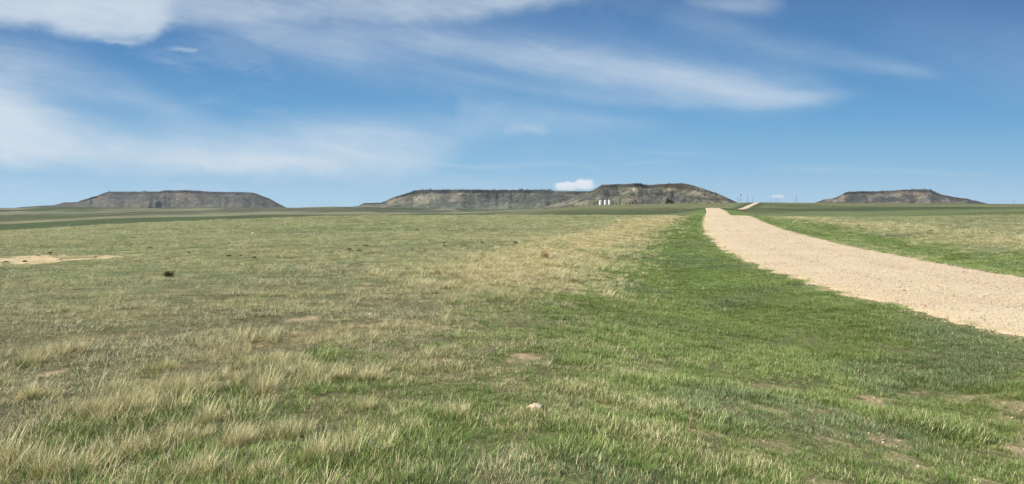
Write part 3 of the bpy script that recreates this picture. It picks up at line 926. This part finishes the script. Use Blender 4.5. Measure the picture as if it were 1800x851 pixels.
def build_gravel():
    rng = np.random.default_rng(23)
    m = Mat('loose_stone')
    sc = m.attr('scol', 'INSTANCER').outputs['Color']
    m.principled(sc, .85, .2)
    P, S_, Cc = [], [], []
    for (r0, r1, dens, s0, s1) in [(5, 16, 260, .006, .019), (16, 30, 100, .009, .024), (30, 55, 28, .014, .034), (55, 110, 5, .025, .045)]:
        n = int((r1 - r0) * 6.9 * dens)
        yy = rng.uniform(r0, r1, n); ss = rng.uniform(-3.45, 3.45, n)
        k = rng.uniform(size=n) < (.55 + .45 * np.abs(ss) / 3.4) * (.35 + 1.2 * fbm(yy, ss, 1.4, 3, 97))
        yy, ss = yy[k], ss[k]; n = len(yy)
        dxv = road_dx(yy); nr = np.sqrt(1 + dxv**2)
        x = road_x(yy) + ss/nr; y = yy - ss*dxv/nr
        zc = np.where(yy < 45, -1.95, road_z(yy)) + EYE + .012
        z = zc + .06 * (1 - np.clip(np.abs(ss)/3.12, 0, 1)**2)
        size = s0 + (s1 - s0) * rng.uniform(size=n) ** 2.5
        size = np.where(rng.uniform(size=n) < .02, size * 1.7, size)
        P.append(np.stack([x, y, z + size * .15], 1)); S_.append(np.stack([size, size*rng.uniform(.7, 1.1, n), size*rng.uniform(.6, 1., n)], 1))
        base = np.array([.70, .54, .365]) * rng.uniform(.6, 1.15, n)[:, None]
        grey = rng.uniform(size=n) < .25
        base[grey] = np.array([.50, .42, .34]) * rng.uniform(.6, 1.2, grey.sum())[:, None]
        cc = np.ones((n, 4)); cc[:, :3] = base
        Cc.append(cc)
    # pebbles in the bare soil of the near verge
    n = 9000
    y = rng.uniform(2.5, 12, n); x = rng.uniform(-1, 1, n) * (.8*y + 2)
    _, _, bare, _, _, s, *_ = zones(x, y)
    k = (rng.uniform(size=n) < bare) | ((np.abs(s) < 4.4) & (rng.uniform(size=n) < .8))
    k &= np.abs(s) > 3.1
    x, y = x[k], y[k]; n = len(x)
    size = .004 + .012 * rng.uniform(size=n) ** 2
    P.append(np.stack([x, y, terrain_z(x, y) + size*.3], 1)); S_.append(np.stack([size]*3, 1))
    cc = np.ones((n, 4)); cc[:, :3] = np.array([.62, .50, .38]) * rng.uniform(.6, 1.2, n)[:, None]; Cc.append(cc)
    P = np.concatenate(P); n = len(P)
    scatter('gravel', [stone_mesh(k) for k in range(6)], P, np.stack([rng.normal(0, .4, n), rng.normal(0, .4, n), rng.uniform(0, 6.28, n)], 1),
            np.concatenate(S_), rng.integers(0, 6, n), {'scol': ('FLOAT_COLOR', np.concatenate(Cc))}, m.m,
            'loose tan gravel stones strewn over the dirt road', 'gravel')
build_gravel()

# ------------------------------------------------------------------ mesas
def mesa_material():
    m = Mat('mesa_slope')
    P = m.n('ShaderNodeTexCoord').outputs['Object']
    gc = m.attr('gc').outputs['Color']
    n1 = m.noise(P, .035, 6, .7); n2 = m.noise(P, .012, 5, .65)
    v = m.math('MULTIPLY', m.ramp(n1, .35, .65, .65, 1.35), m.ramp(n2, .35, .65, .8, 1.2))
    cm = m.n('ShaderNodeVectorMath', operation='SCALE'); m.l(gc, cm.inputs[0]); m.l(v, cm.inputs['Scale'])
    # scattered juniper scrub
    vo = m.n('ShaderNodeTexVoronoi'); vo.inputs['Scale'].default_value = .055; m.l(P, vo.inputs['Vector'])
    dens = m.ramp(m.noise(P, .006, 4, .6), .42, .6, .0, .42)
    sp = m.math('LESS_THAN', vo.outputs['Distance'], dens)
    c = m.mix(m.math('MULTIPLY', sp, .75), cm.outputs[0], (.04, .048, .032))
    m.principled(c, .95, .05, m.bump(m.noise(P, .03, 8, .75), 22.0, 1.0))
    return m.m
MESA = mesa_material()
MESA_S = {}

def build_mesa(label, D, sky_pts, base_py, talus, thick, seed, pal, spots=(), gul=.35, gfreq=90., rim_rough=.5):
    x0, x1 = sky_pts[0][0], sky_pts[-1][0]
    nc = int((x1 - x0) * 2.2) + 2
    cols = np.linspace(x0, x1, nc)
    Spy = np.interp(cols, [p[0] for p in sky_pts], [p[1] for p in sky_pts])
    Spy = Spy + (fbm(cols, cols * 0, 9, 3, seed + 1) - .5) * 2.2 * rim_rough * sstep(2, 10, base_py - Spy)
    zt = (HZ - Spy) / F * D
    zb = (HZ - base_py) / F * D - 6.
    hgt = np.maximum(zt - zb, 1.0)
    hm = hgt.max()
    xw = (cols - 900) / F * D
    q = np.concatenate([np.linspace(-1, -.06, 86), np.linspace(-.055, 0, 10), np.linspace(.05, 1, 12), np.linspace(1.03, 2, 30)])
    A, Qm = np.meshgrid(xw, q, indexing='ij')
    Hh = np.repeat(hgt[:, None], len(q), 1)
    rel = Hh / hm
    Lt = talus * (rel ** .7)
    t = np.clip(Qm + 1, 0, 1)
    tb = np.clip(2 - Qm, 0, 1)
    te = np.where(Qm <= 0, t, np.where(Qm >= 1, tb, 1))
    # wandering rim and spurs
    rimw = (fbm(A, A*0, 420, 3, seed + 2) - .5) * talus * .5 * rel
    spur = (fbm(A, A*0, 260, 4, seed + 3) - .5) * talus * 1.0 * np.sin(np.pi * te) * rel
    yq = np.where(Qm <= 0, D + Qm * Lt, np.where(Qm >= 1, D + thick * rel + (Qm - 1) * Lt, D + Qm * thick * rel))
    Y = yq + rimw * (Qm < .5) * sstep(-1., -.5, Qm) - spur * (Qm < 0)
    P_ = .90 * te ** 1.1
    P_ = P_ + .10 * sstep(.96, .985, te)
    warp = (fbm(A, te * 300, 200, 3, seed + 9) - .5) * 160
    rid = 1 - np.abs(2 * fbm(A + warp, te * 60, gfreq, 2, seed + 4) - 1)
    rid2 = 1 - np.abs(2 * fbm(A + warp * .5, te * 40, gfreq * .33, 2, seed + 5) - 1)
    amp = np.sin(np.pi * np.clip(te, 0, 1)) ** .8
    P_ = P_ * (1 - gul * amp * (rid ** 2.2 * .8 + rid2 ** 2 * .15 - .3))
    # secondary bench
    P_ = P_ + .03 * np.sin(te * 14 + 3 * fbm(A, A*0, 300, 2, seed + 6)) * amp
    P_ = np.minimum(P_, 1.0)
    Z = zb + Hh * P_ + (fbm(A, Y, 40, 3, seed + 7) - .5) * 9 * amp * rel
    X = A * (Y / D)
    bl = sstep(.42, .62, fbm(A, te * 260, 120, 4, seed + 12))
    n2 = fbm(A - te * 200, te * 330, 70, 4, seed + 13)
    c = np.ones(A.shape + (1,)) * np.array(pal['base'])
    c = mixv(c, np.array(pal['scrub']), sstep(.45, .60, fbm(A + te * 150, te * 420, 90, 4, seed + 14)) * .75)
    c = mixv(c, np.array(pal['tan']), np.clip(pal.get('tanw', .6) * sstep(.5, .66, n2) + .25 * bl * pal.get('tanw', .6), 0, 1))
    c = mixv(c, np.array(pal['rim']), sstep(.93, .965, te) * (.55 + .4 * sstep(.4, .6, fbm(A, A*0, 60, 3, seed + 15))))
    for (px, pyy, rx, ry, cc, ww) in spots:
        pv = HZ - (Z) / Y * F; pu = 900 + X / Y * F
        d = np.sqrt(((pu - px) / rx) ** 2 + ((pv - pyy) / ry) ** 2) + (fbm(A, te * 300, 35, 3, seed + 17) - .5) * 1.1
        c = mixv(c, np.array(cc), (1 - sstep(.6, 1.0, d)) * ww)
    foot = 1 - sstep(.12, .68, te + (n2 - .5) * .5)
    c = mixv(c, np.array(pal['foot']), foot * .75)
    colr = np.ones((A.size, 4)); colr[:, :3] = c.reshape(-1, 3)
    V = np.stack([X.ravel(), Y.ravel(), Z.ravel() + EYE], 1)
    org = np.array([V[:, 0].mean(), D, EYE + zb])
    me = mesh_from('mesa', V - org, grid_quads(nc, len(q))[:, ::-1], None, True, {'gc': ('FLOAT_COLOR', colr)})
    o = obj('mesa', me, MESA, loc=org)
    tag(o, label, 'mesa', kind='structure')
    MESA_S[label] = (X, Y, Z + EYE, te, Qm)
    return X, Y, Z + EYE, te

pal1 = dict(base=(.115,.108,.098), scrub=(.070,.076,.058), tan=(.19,.165,.125), rim=(.07,.066,.06), foot=(.15,.155,.105), tanw=.6)
pal2 = dict(base=(.135,.135,.112), scrub=(.062,.072,.050), tan=(.30,.27,.19), rim=(.06,.062,.05), foot=(.16,.175,.115), tanw=.7)
pal3 = dict(base=(.140,.136,.106), scrub=(.075,.084,.056), tan=(.29,.26,.18), rim=(.12,.105,.08), foot=(.15,.155,.10), tanw=.85)
pal4 = dict(base=(.125,.118,.105), scrub=(.055,.062,.045), tan=(.25,.215,.16), rim=(.08,.075,.06), foot=(.15,.155,.10), tanw=.6)
m1 = build_mesa('long flat topped mesa on the left skyline', 6500,
   [(20,366),(40,364),(75,361.5),(95,360.5),(115,355.5),(136,355),(142,352),(150,350),(170,344),(185,338.5),(191,336.5),(230,337),(280,337),(288,334.8),(340,334.8),(370,337),(400,337.5),(443,338.2),(449,340),(462,345),(476,350),(490,358),(505,366),(520,369)],
   368.5, 620, 900, 11, pal1, spots=[(318,346,30,8,(.24,.20,.14),.6),(285,352,30,5,(.2,.17,.13),.5),(165,346,20,5,(.2,.14,.10),.5),(440,351,50,8,(.075,.082,.068),.5),(230,348,45,6,(.09,.09,.088),.5)], gul=.12, gfreq=230.)
m2 = build_mesa('wide wooded mesa in the middle distance', 5600,
   [(560,368),(600,365),(630,362),(640,357),(668,356.5),(676,354),(690,347.5),(710,341),(728,335),(740,333.5),(820,333.5),(880,334.2),(945,333.5),(960,334),(985,336),(1045,336),(1100,338),(1150,344),(1200,360)],
   371.5, 640, 1100, 31, pal2, spots=[(720,352,50,9,(.23,.21,.15),.7),(790,345,40,7,(.22,.20,.15),.55),(900,350,70,12,(.075,.08,.075),.7),(960,345,40,9,(.065,.072,.06),.6),(850,362,60,5,(.12,.13,.11),.6),(950,350,60,12,(.085,.095,.075),.6)], gul=.15, gfreq=190.)
m3 = build_mesa('nearest butte with eroded gullied flanks behind the silos', 3600,
   [(930,366),(960,361.5),(985,354),(1010,345),(1030,338.5),(1045,334),(1053,329),(1060,325.5),(1085,324.5),(1100,324.3),(1112,323),(1127,322),(1131,324),(1142,325),(1160,323),(1180,322),(1200,321.3),(1213,324),(1230,329),(1242,333.5),(1260,339.5),(1275,346),(1288,352),(1298,357),(1310,362),(1325,368)],
   364, 560, 420, 51, pal3, spots=[(1117,334,6,4,(.5,.45,.3),.9),(1183,333,18,4,(.42,.36,.22),.8),(1175,327,40,5,(.22,.175,.115),.7),(1105,350,24,9,(.25,.225,.15),.75),(1120,351,9,7,(.24,.17,.13),.6),
     (1250,346,30,4,(.25,.2,.16),.6),(1215,338,45,9,(.24,.22,.15),.5),(1140,334,26,8,(.20,.19,.13),.5),(1190,350,34,5,(.115,.11,.105),.5),(1080,338,40,8,(.11,.11,.085),.5)], gul=.34, gfreq=80.)
m4 = build_mesa('low rocky mesa on the right skyline', 5200,
   [(1400,366),(1415,362),(1432,356.5),(1448,351),(1465,349),(1476,344),(1487,338),(1492,336.8),(1540,335.8),(1580,334.3),(1590,333),(1636,333.5),(1641,337),(1650,340.5),(1662,343.5),(1680,346.5),(1700,349.5),(1720,354),(1735,358),(1760,364)],
   366, 480, 700, 71, pal4, spots=[(1480,346,14,6,(.27,.19,.14),.7),(1470,352,22,3,(.3,.25,.19),.6),(1595,340,30,4,(.27,.2,.15),.7),(1575,343,14,4,(.28,.23,.17),.6),(1550,350,30,6,(.07,.075,.065),.6)], gul=.24, gfreq=150.)

# ------------------------------------------------------------------ trees
def conifer(seed, h, wd):
    """crown as many small needle sprays round a tapering volume; separate trunk"""
    rng = np.random.default_rng(seed)
    V, T = [], []
    nn = 150
    for i in range(nn):
        f = rng.uniform(.12, 1.0) ** .8
        zz = h * f
        rr = wd * .5 * (1.05 - f) ** .7 * rng.uniform(.5, 1.15)
        a = rng.uniform(0, 2*math.pi)
        c = np.array([rr*math.cos(a), rr*math.sin(a), zz])
        sz = h * .10 * rng.uniform(.6, 1.3)
        b = len(V)
        for k in range(3):
            V.append(c + rng.normal(0, 1, 3) * sz * np.array([1, 1, .7]))
        T.append((b, b+1, b+2))
    crown = mesh_from('crown', np.array(V), None, np.array(T), False)
    V, Q = [], []
    for k, (zz, r) in enumerate([(-.6, .03), (.3*h, .022), (.92*h, .006)]):
        for j in range(6): V.append((r*h*math.cos(j*math.pi/3), r*h*math.sin(j*math.pi/3), zz))
    for k in range(2):
        for j in range(6): Q.append((k*6+j, k*6+(j+1) % 6, (k+1)*6+(j+1) % 6, (k+1)*6+j))
    return crown, mesh_from('trunk', np.array(V), np.array(Q), None, True)

mt = Mat('conifer_needles')
mt.principled(mt.mix(mt.noise(mt.n('ShaderNodeTexCoord').outputs['Object'], .9, 3), (.022, .032, .018), (.055, .068, .035)), .9, .1)
mb = Mat('bark'); mb.principled(mb.mix(mb.noise(mb.n('ShaderNodeTexCoord').outputs['Object'], 3, 4), (.07, .05, .035), (.14, .11, .08)), .9, .1)
TREES = [conifer(500+k, h, w_) for k, (h, w_) in enumerate([(10, 7), (8, 7.5), (12, 7), (7, 8)])]
for c_, t_ in TREES:
    c_.materials.append(mt.m); t_.materials.append(mb.m)

def plant_tree(x, y, z, k, sc, label, group, cat='tree', rz=0.0, name='pine_tree'):
    e = bpy.data.objects.new(name, None)
    e.empty_display_size = 1
    C.objects.link(e); e.location = (x, y, z); e.scale = (sc, sc, sc); e.rotation_euler = (0, 0, rz)
    tag(e, label, cat, group)
    for nm, me in zip(('crown', 'trunk'), TREES[k]):
        o = bpy.data.objects.new(nm, me); C.objects.link(o); o.parent = e
    return e

def plant_on_mesa(label, ranges, tree_label, group, seed):
    """ranges: (px0, px1, te0, te1, count, scale)"""
    X, Y, Z, te, Qm = MESA_S[label]
    rng = np.random.default_rng(seed)
    PU = 900 + X / Y * F
    for (a, b, t0, t1, cnt, sc) in ranges:
        ok = np.argwhere((PU > a) & (PU < b) & (te >= t0) & (te <= t1) & (Qm <= .12))
        if len(ok) == 0: continue
        for i in rng.choice(len(ok), cnt):
            p = tuple(ok[i])
            plant_tree(float(X[p]), float(Y[p]), float(Z[p]) - .3, int(rng.integers(0, 4)), sc * rng.uniform(.75, 1.25), tree_label, group, rz=rng.uniform(0, 6.28))

plant_on_mesa('long flat topped mesa on the left skyline', [(205,265,.985,1,26,.75),(345,440,.98,1,22,.7),(395,470,.35,.75,16,.9)], 'dark pine tree on the long left mesa', 'pines on the left mesa', 1)
plant_on_mesa('wide wooded mesa in the middle distance', [(728,1000,.985,1,76,.85),(800,1000,.45,.95,44,.95),(915,975,.98,1,12,1.1)], 'dark pine tree on the wide middle mesa', 'pines on the middle mesa', 2)
plant_on_mesa('low rocky mesa on the right skyline', [(1600,1660,.98,1,22,.8),(1500,1560,.98,1,8,.6),(1655,1700,.7,1,10,.7),(1440,1480,.7,1,8,.7)], 'dark pine tree on the low right mesa', 'pines on the right mesa', 3)
plant_on_mesa('nearest butte with eroded gullied flanks behind the silos', [(1010,1060,.9,1,7,.5),(1130,1200,.98,1,5,.45)], 'dark pine tree on the rim of the nearest butte', 'pines on the nearest butte', 4)
# single tree standing on the left end of the left mesa
X, Y, Z, te, Qm = MESA_S['long flat topped mesa on the left skyline']
_i = int(np.argmin(np.abs(900 + X[:, 96] / Y[:, 96] * F - 192)))
plant_tree(float(X[_i, 96]), float(Y[_i, 96]), float(Z[_i, 96]) - .5, 2, 1.2, 'lone taller pine at the left end of the left mesa rim', None)

# farmstead trees right of the silos
def at_far(px, D, dz=0.0):
    x = (px - 900) / F * D
    return x, float(D), float(terrain_z(np.array([x]), np.array([float(D)]))[0]) + dz
rng = np.random.default_rng(12)
for px, sc in [(1078,.34),(1084,.3),(1090,.36),(1101,.42),(1107,.48),(1112,.5),(1117,.4),(1124,.3),(1130,.32),(1136,.28),(1142,.25)]:
    x, y, z = at_far(px + rng.uniform(-1.5, 1.5), 1120 + rng.uniform(-25, 25))
    plant_tree(x, y, z - .3, int(rng.integers(0, 4)), sc, 'small dark tree in the low row right of the three white silos', 'low trees by the silos', rz=rng.uniform(0, 6))
for px, sc in [(1171,.5),(1174,.72),(1177,.6),(1180,.5),(1183,.42)]:
    x, y, z = at_far(px, 1125 + rng.uniform(-12, 12))
    plant_tree(x, y, z - .3, int(rng.integers(0, 4)), sc, 'dark tree in the tight clump below the nearest butte', 'dark clump below the butte', rz=rng.uniform(0, 6))

# ------------------------------------------------------------------ grain silos
def ring_mesh(name, prof, seg=32, ribs=0.0):
    V, Q = [], []
    for (r, z) in prof:
        for j in range(seg):
            a = 2*math.pi*j/seg; V.append((r*math.cos(a), r*math.sin(a), z))
    for k in range(len(prof)-1):
        for j in range(seg): Q.append((k*seg+j, k*seg+(j+1) % seg, (k+1)*seg+(j+1) % seg, (k+1)*seg+j))
    return mesh_from(name, np.array(V), np.array(Q), None, True)
mw = Mat('white_painted_steel'); mw.principled(mw.mix(mw.noise(mw.n('ShaderNodeTexCoord').outputs['Object'], .8, 5), (.80, .80, .78), (.70, .70, .68)), .45, .4)
mg = Mat('galvanised_steel'); mg.principled((.55, .57, .58), .4, .5)
for px, lab in [(1055.5, 'leftmost of the three white silos below the butte'), (1064, 'middle one of the three white silos below the butte'), (1071.3, 'rightmost of the three white silos below the butte')]:
    x, y, z = at_far(px, 1130)
    e = bpy.data.objects.new('silo', None); C.objects.link(e); e.location = (x, y, z)
    tag(e, lab, 'silo', 'three white silos')
    prof = [(2.15, -.5), (2.15, 0)]
    for k in range(22):
        prof += [(2.15, .02 + k*.29), (2.19, .16 + k*.29)]
    prof.append((2.15, 6.5))
    obj('wall', ring_mesh('wall', prof), mw.m, e)
    rf = obj('roof', ring_mesh('roof', [(2.3, 6.48), (2.3, 6.54), (.35, 7.4), (.35, 7.6), (.02, 7.65)]), mw.m, e)
    bm_v = [(-.3, -2.26, 0), (.3, -2.26, 0), (.3, -2.0, 0), (-.3, -2.0, 0), (-.3, -2.26, 1.9), (.3, -2.26, 1.9), (.3, -2.0, 1.9), (-.3, -2.0, 1.9)]
    obj('door', mesh_from('door', bm_v, [(0,1,5,4),(1,2,6,5),(2,3,7,6),(3,0,4,7),(4,5,6,7),(3,2,1,0)], None, False), mg.m, e)

# ------------------------------------------------------------------ power poles
mp = Mat('weathered_pole'); mp.principled(mp.mix(mp.noise(mp.n('ShaderNodeTexCoord').outputs['Object'], 2, 4), (.06, .045, .035), (.12, .09, .07)), .9, .1)
def box(name, sx, sy, sz, cx=0, cy=0, cz=0):
    v = [(cx + i*sx/2, cy + j*sy/2, cz + k*sz/2) for k in (-1, 1) for j in (-1, 1) for i in (-1, 1)]
    return mesh_from(name, v, [(0,2,3,1),(4,5,7,6),(0,1,5,4),(2,6,7,3),(0,4,6,2),(1,3,7,5)], None, False)
POLES = [(1297.5,356.5,347,1150,'slim utility pole just left of the tall one beside the far road',0),
 (1302,356.5,341,1120,'tall utility pole with transformer left of the far road top',1),
 (1314,356,344.5,1250,'utility pole standing between the tall pole and the far road top',0),
 (1323,355.5,348.5,1500,'shorter distant utility pole just above the far road top',0),
 (1356,356,349.5,1700,'distant utility pole left of the small white cloud',0),
 (1364,356,348,1750,'distant utility pole left below the small white cloud',0),
 (1369,356,349,1800,'distant utility pole right below the small white cloud',0),
 (1400,356.6,342,1150,'tall bare utility pole alone on the skyline',0),
 (1396,356.6,348,1600,'thin distant utility pole beside the tall bare pole',0),
 (1782,359,353,1500,'small utility pole at the far right of the skyline',0)]
for (px, pb, pt, D, lab, tr) in POLES:
    x, y, z = at_far(px, D)
    top = (HZ - pt) / F * D + EYE
    h = top - z
    e = bpy.data.objects.new('utility_pole', None); C.objects.link(e); e.location = (x, y, z)
    tag(e, lab, 'utility pole', 'utility poles on the skyline')
    thick = .17 + D * .00004
    obj('pole', ring_mesh('pole', [(thick*1.15, -1), (thick*.75, h), (.01, h + .02)], 10), mp.m, e)
    ar = obj('crossarm', box('crossarm', 2.6, .18, .2, 0, -.25, h - .7), mp.m, e)
    for sx in (-1.15, -.4, .4, 1.15):
        ins = obj('insulator', ring_mesh('insulator', [(.05, h - .6), (.08, h - .45), (.03, h - .38)], 8), mg.m, ar)
        ins.location = (sx, -.25, 0)
    if tr:
        t_ = obj('transformer', ring_mesh('transformer', [(.02, h - 2.6), (.5, h - 2.58), (.5, h - 1.3), (.42, h - 1.2), (.02, h - 1.15)], 16), mp.m, e)
        t_.location = (.55, -.2, 0)

# ------------------------------------------------------------------ small things lying in the meadow
md_ = Mat('dung'); md_.principled(md_.mix(md_.noise(md_.n('ShaderNodeTexCoord').outputs['Object'], 9, 5, .7), (.045, .032, .02), (.10, .07, .045)), .95, .1)
mr_ = Mat('red_soil'); mr_.principled(mr_.mix(mr_.noise(mr_.n('ShaderNodeTexCoord').outputs['Object'], 8, 5, .7), (.07, .042, .03), (.12, .075, .055)), .95, .1)
def lump(seed, squash=.4):
    rng = np.random.default_rng(seed)
    nl, nn = 9, 16
    V = []
    for i in range(nl):
        ph = math.pi * .5 * i / (nl - 1)
        for j in range(nn):
            a = 2*math.pi*j/nn
            r = 1 + .22*math.sin(2*a + seed) + .14*math.sin(3*a + seed*2) + rng.uniform(-.06, .06)
            V.append((r*math.cos(ph)*math.cos(a), r*math.cos(ph)*math.sin(a), squash*math.sin(ph)*(1 + rng.uniform(-.22, .22)) - .04))
    return mesh_from('lump', np.array(V), grid_quads(nl, nn, True), None, True)
LUMPS = [lump(k, .32 + .12*k) for k in range(4)]
PATS = [ # px, py, half width px, kind, label
 (88,447,5,0,'dark cow pat at the upper edge of the pale dirt scrape'),
 (68,452,4,0,'dark cow pat inside the upper part of the pale dirt scrape'),
 (107,459,4,0,'dark clod in the middle of the pale dirt scrape'),
 (168,455,4,0,'dark clod near the right end of the pale dirt scrape'),
 (10,463,5,0,'dark clod at the left end of the pale dirt scrape'),
 (44,463,6,0,'flat dark clod on the lower edge of the pale dirt scrape'),
 (263,437,6,0,'dark cow pat just right of the pale dirt scrape, upper one'),
 (293,433,4,0,'small dark cow pat beyond the dark grass tuft'),
 (234,419,5,0,'dark cow pat far out in the meadow above the dirt scrape'),
 (207,404,3,0,'tiny dark cow pat near the meadow crest at left'),
 (141,417,3,0,'tiny dark cow pat far left in the meadow'),
 (295,457,7,0,'flat wide dark cow pat right above the dark grass tuft'),
 (332,447,4,0,'small dark cow pat right of the flat wide one'),
 (402,453,6,0,'dark rounded cow pat in mid meadow, leftmost of its row'),
 (423,452,4,0,'small dark cow pat beside the rounded one in mid meadow'),
 (447,456,6,1,'reddish cow pat in mid meadow'),
 (487,453,4,0,'small dark cow pat right of the reddish one'),
 (535,446,3,0,'tiny dark cow pat between the reddish one and the cluster'),
 (614,441,7,1,'wide reddish brown dung heap, biggest of the cluster of four'),
 (626,434,5,0,'upper left cow pat of the cluster of four'),
 (643,434,6,0,'upper right cow pat of the cluster of four'),
 (631,443,6,0,'lower right cow pat of the cluster of four'),
 (733,405,5,0,'dark cow pat high in the middle meadow'),
 (781,429,5,0,'cow pat in the central meadow, left of a pair'),
 (781,434,4,0,'small cow pat just below another in the central meadow'),
 (816,434,5,0,'flat cow pat right of the stacked pair in the central meadow'),
 (747,442,5,0,'flat cow pat lowest in the central meadow'),
 (725,441,5,0,'faint cow pat left of the lowest one in the central meadow'),
 (847,428,4,0,'small cow pat left of the straw coloured strip'),
 (876,428,5,0,'cow pat at the left, pointing into the straw coloured strip'),
 (906,429,6,0,'dark cow pat touching the straw coloured strip'),
 (898,410,4,0,'small cow pat above the straw coloured strip'),
 (946,403,4,0,'dark cow pat near the crest above the straw strip'),
 (978,390,4,0,'dark cow pat close to the crest in the middle of the photo'),
 (1083,391,4,0,'small cow pat close to the crest above the straw strip'),
 (1012,384,4,0,'tiny cow pat on the meadow crest'),
 (865,445,5,0,'flat dark cow pat under the pair near the straw strip'),
 (1700,435,4,0,'dark cow pat in the right meadow beyond the road'),
 (1576,405,4,0,'small dark cow pat far out in the right meadow'),
 (1636,407,5,0,'wide dark cow pat far out in the right meadow')]
for (px, py, hw, kd, lab) in PATS:
    X_, Y_, Z_ = on_ground(px, py)
    r_ = hw * .8 / F * Y_
    me = LUMPS[(px + py) % 4]
    o = bpy.data.objects.new('cow_pat', me.copy())
    o.data.materials.append(mr_.m if kd else md_.m)
    C.objects.link(o); o.location = (X_, Y_, Z_ + .05 + .01 * r_); o.scale = (r_, r_ * .9, r_ * .75); o.rotation_euler = (0, 0, px * .7)
    tag(o, lab, 'dung', 'cow pats in the meadow')

# pale crumpled stone in the grass
ml = Mat('limestone'); ml.principled(ml.mix(ml.ramp(ml.noise(ml.n('ShaderNodeTexCoord').outputs['Object'], 14, 6, .7), .35, .65), (.45, .34, .20), (.74, .64, .46)), .9, .15)
def rock(seed, rx, ry, rz):
    rng = np.random.default_rng(seed)
    nl, nn = 14, 22
    ph, a = np.meshgrid(np.linspace(-math.pi/2, math.pi/2, nl), np.arange(nn)*2*math.pi/nn, indexing='ij')
    x = np.cos(ph)*np.cos(a); y = np.cos(ph)*np.sin(a); z = np.sin(ph)
    d = 1 + 1.1*(fbm(x*2+5, y*2+z*1.7, 1., 3, seed)-.5) + .3*(fbm(x*5+5, y*5+z*4, 1., 2, seed+3)-.5)
    d = np.round(d*9)/9*.5 + d*.5
    return mesh_from('rock', np.stack([(x*d*rx).ravel(), (y*d*ry).ravel(), (z*d*rz).ravel()], 1), grid_quads(nl, nn, True), None, False)
X_, Y_, Z_ = on_ground(943, 722)
o = obj('rock', rock(5, .060, .045, .038), ml.m, loc=(X_, Y_, Z_ + .025)); tag(o, 'pale cream crumbly rock lying in the green grass', 'rock')
for k, (px, py, hw, lab) in enumerate([(445,412,3,'tiny white stone far out in the meadow'),(408,441,3,'small white stone above the row of cow pats'),(650,555,4,'small pale stone on bare soil in the near meadow')]):
    X_, Y_, Z_ = on_ground(px, py)
    r_ = hw / F * Y_
    o = obj('stone', rock(20 + k, r_, r_*.8, r_*.6), ml.m, loc=(X_, Y_, Z_ + r_*.5)); tag(o, lab, 'stone', 'white stones in the meadow')

# dark tuft and dry stalk clump standing on their own
def own_tuft(px, py, name, label, cat, nb, rad, h0, h1, wid, lean, ca, cb, seed):
    X_, Y_, Z_ = on_ground(px, py)
    me = clump(seed, nb, rad, h0, h1, wid, lean, .5)
    m = Mat(name + '_blades')
    r = m.attr('rnd').outputs['Fac']
    m.principled(m.mix(r, ca, cb), .8, .1)
    o = obj(name, me, m.m, loc=(X_, Y_, Z_))
    tag(o, label, cat)
own_tuft(296, 487, 'grass_tuft', 'lone dark olive grass tuft in the left meadow', 'grass tuft', 520, .07, .05, .23, .012, 1.05, (.07,.07,.022), (.16,.15,.05), 901)
own_tuft(957, 456, 'dry_weed', 'upright reddish dry weed at the edge of the straw strip', 'weed', 160, .10, .2, .46, .012, .25, (.40,.30,.16), (.60,.46,.26), 902)

# ------------------------------------------------------------------ haze
hz = box('haze', 29400, 29400, 1, 0, 0, 0)
zlo, zhi = -130.0, 420.0
hzv = np.array([(v.co.x, v.co.y, zlo if v.co.z < 0 else zhi) for v in hz.vertices], np.float32)
hz.vertices.foreach_set('co', hzv.ravel()); hz.update()
mh = Mat('haze_air')
pv = mh.n('ShaderNodeVolumePrincipled')
pv.inputs['Color'].default_value = (.80, .88, 1.0, 1)
pv.inputs['Density'].default_value = 0.00002
pv.inputs['Anisotropy'].default_value = 0.2
mh.l(pv.outputs[0], mh.out.inputs['Volume'])
mh.m.cycles.homogeneous_volume = True
ho = obj('haze', hz, mh.m)
tag(ho, 'thin bluish air over the whole prairie', 'haze', kind='stuff')
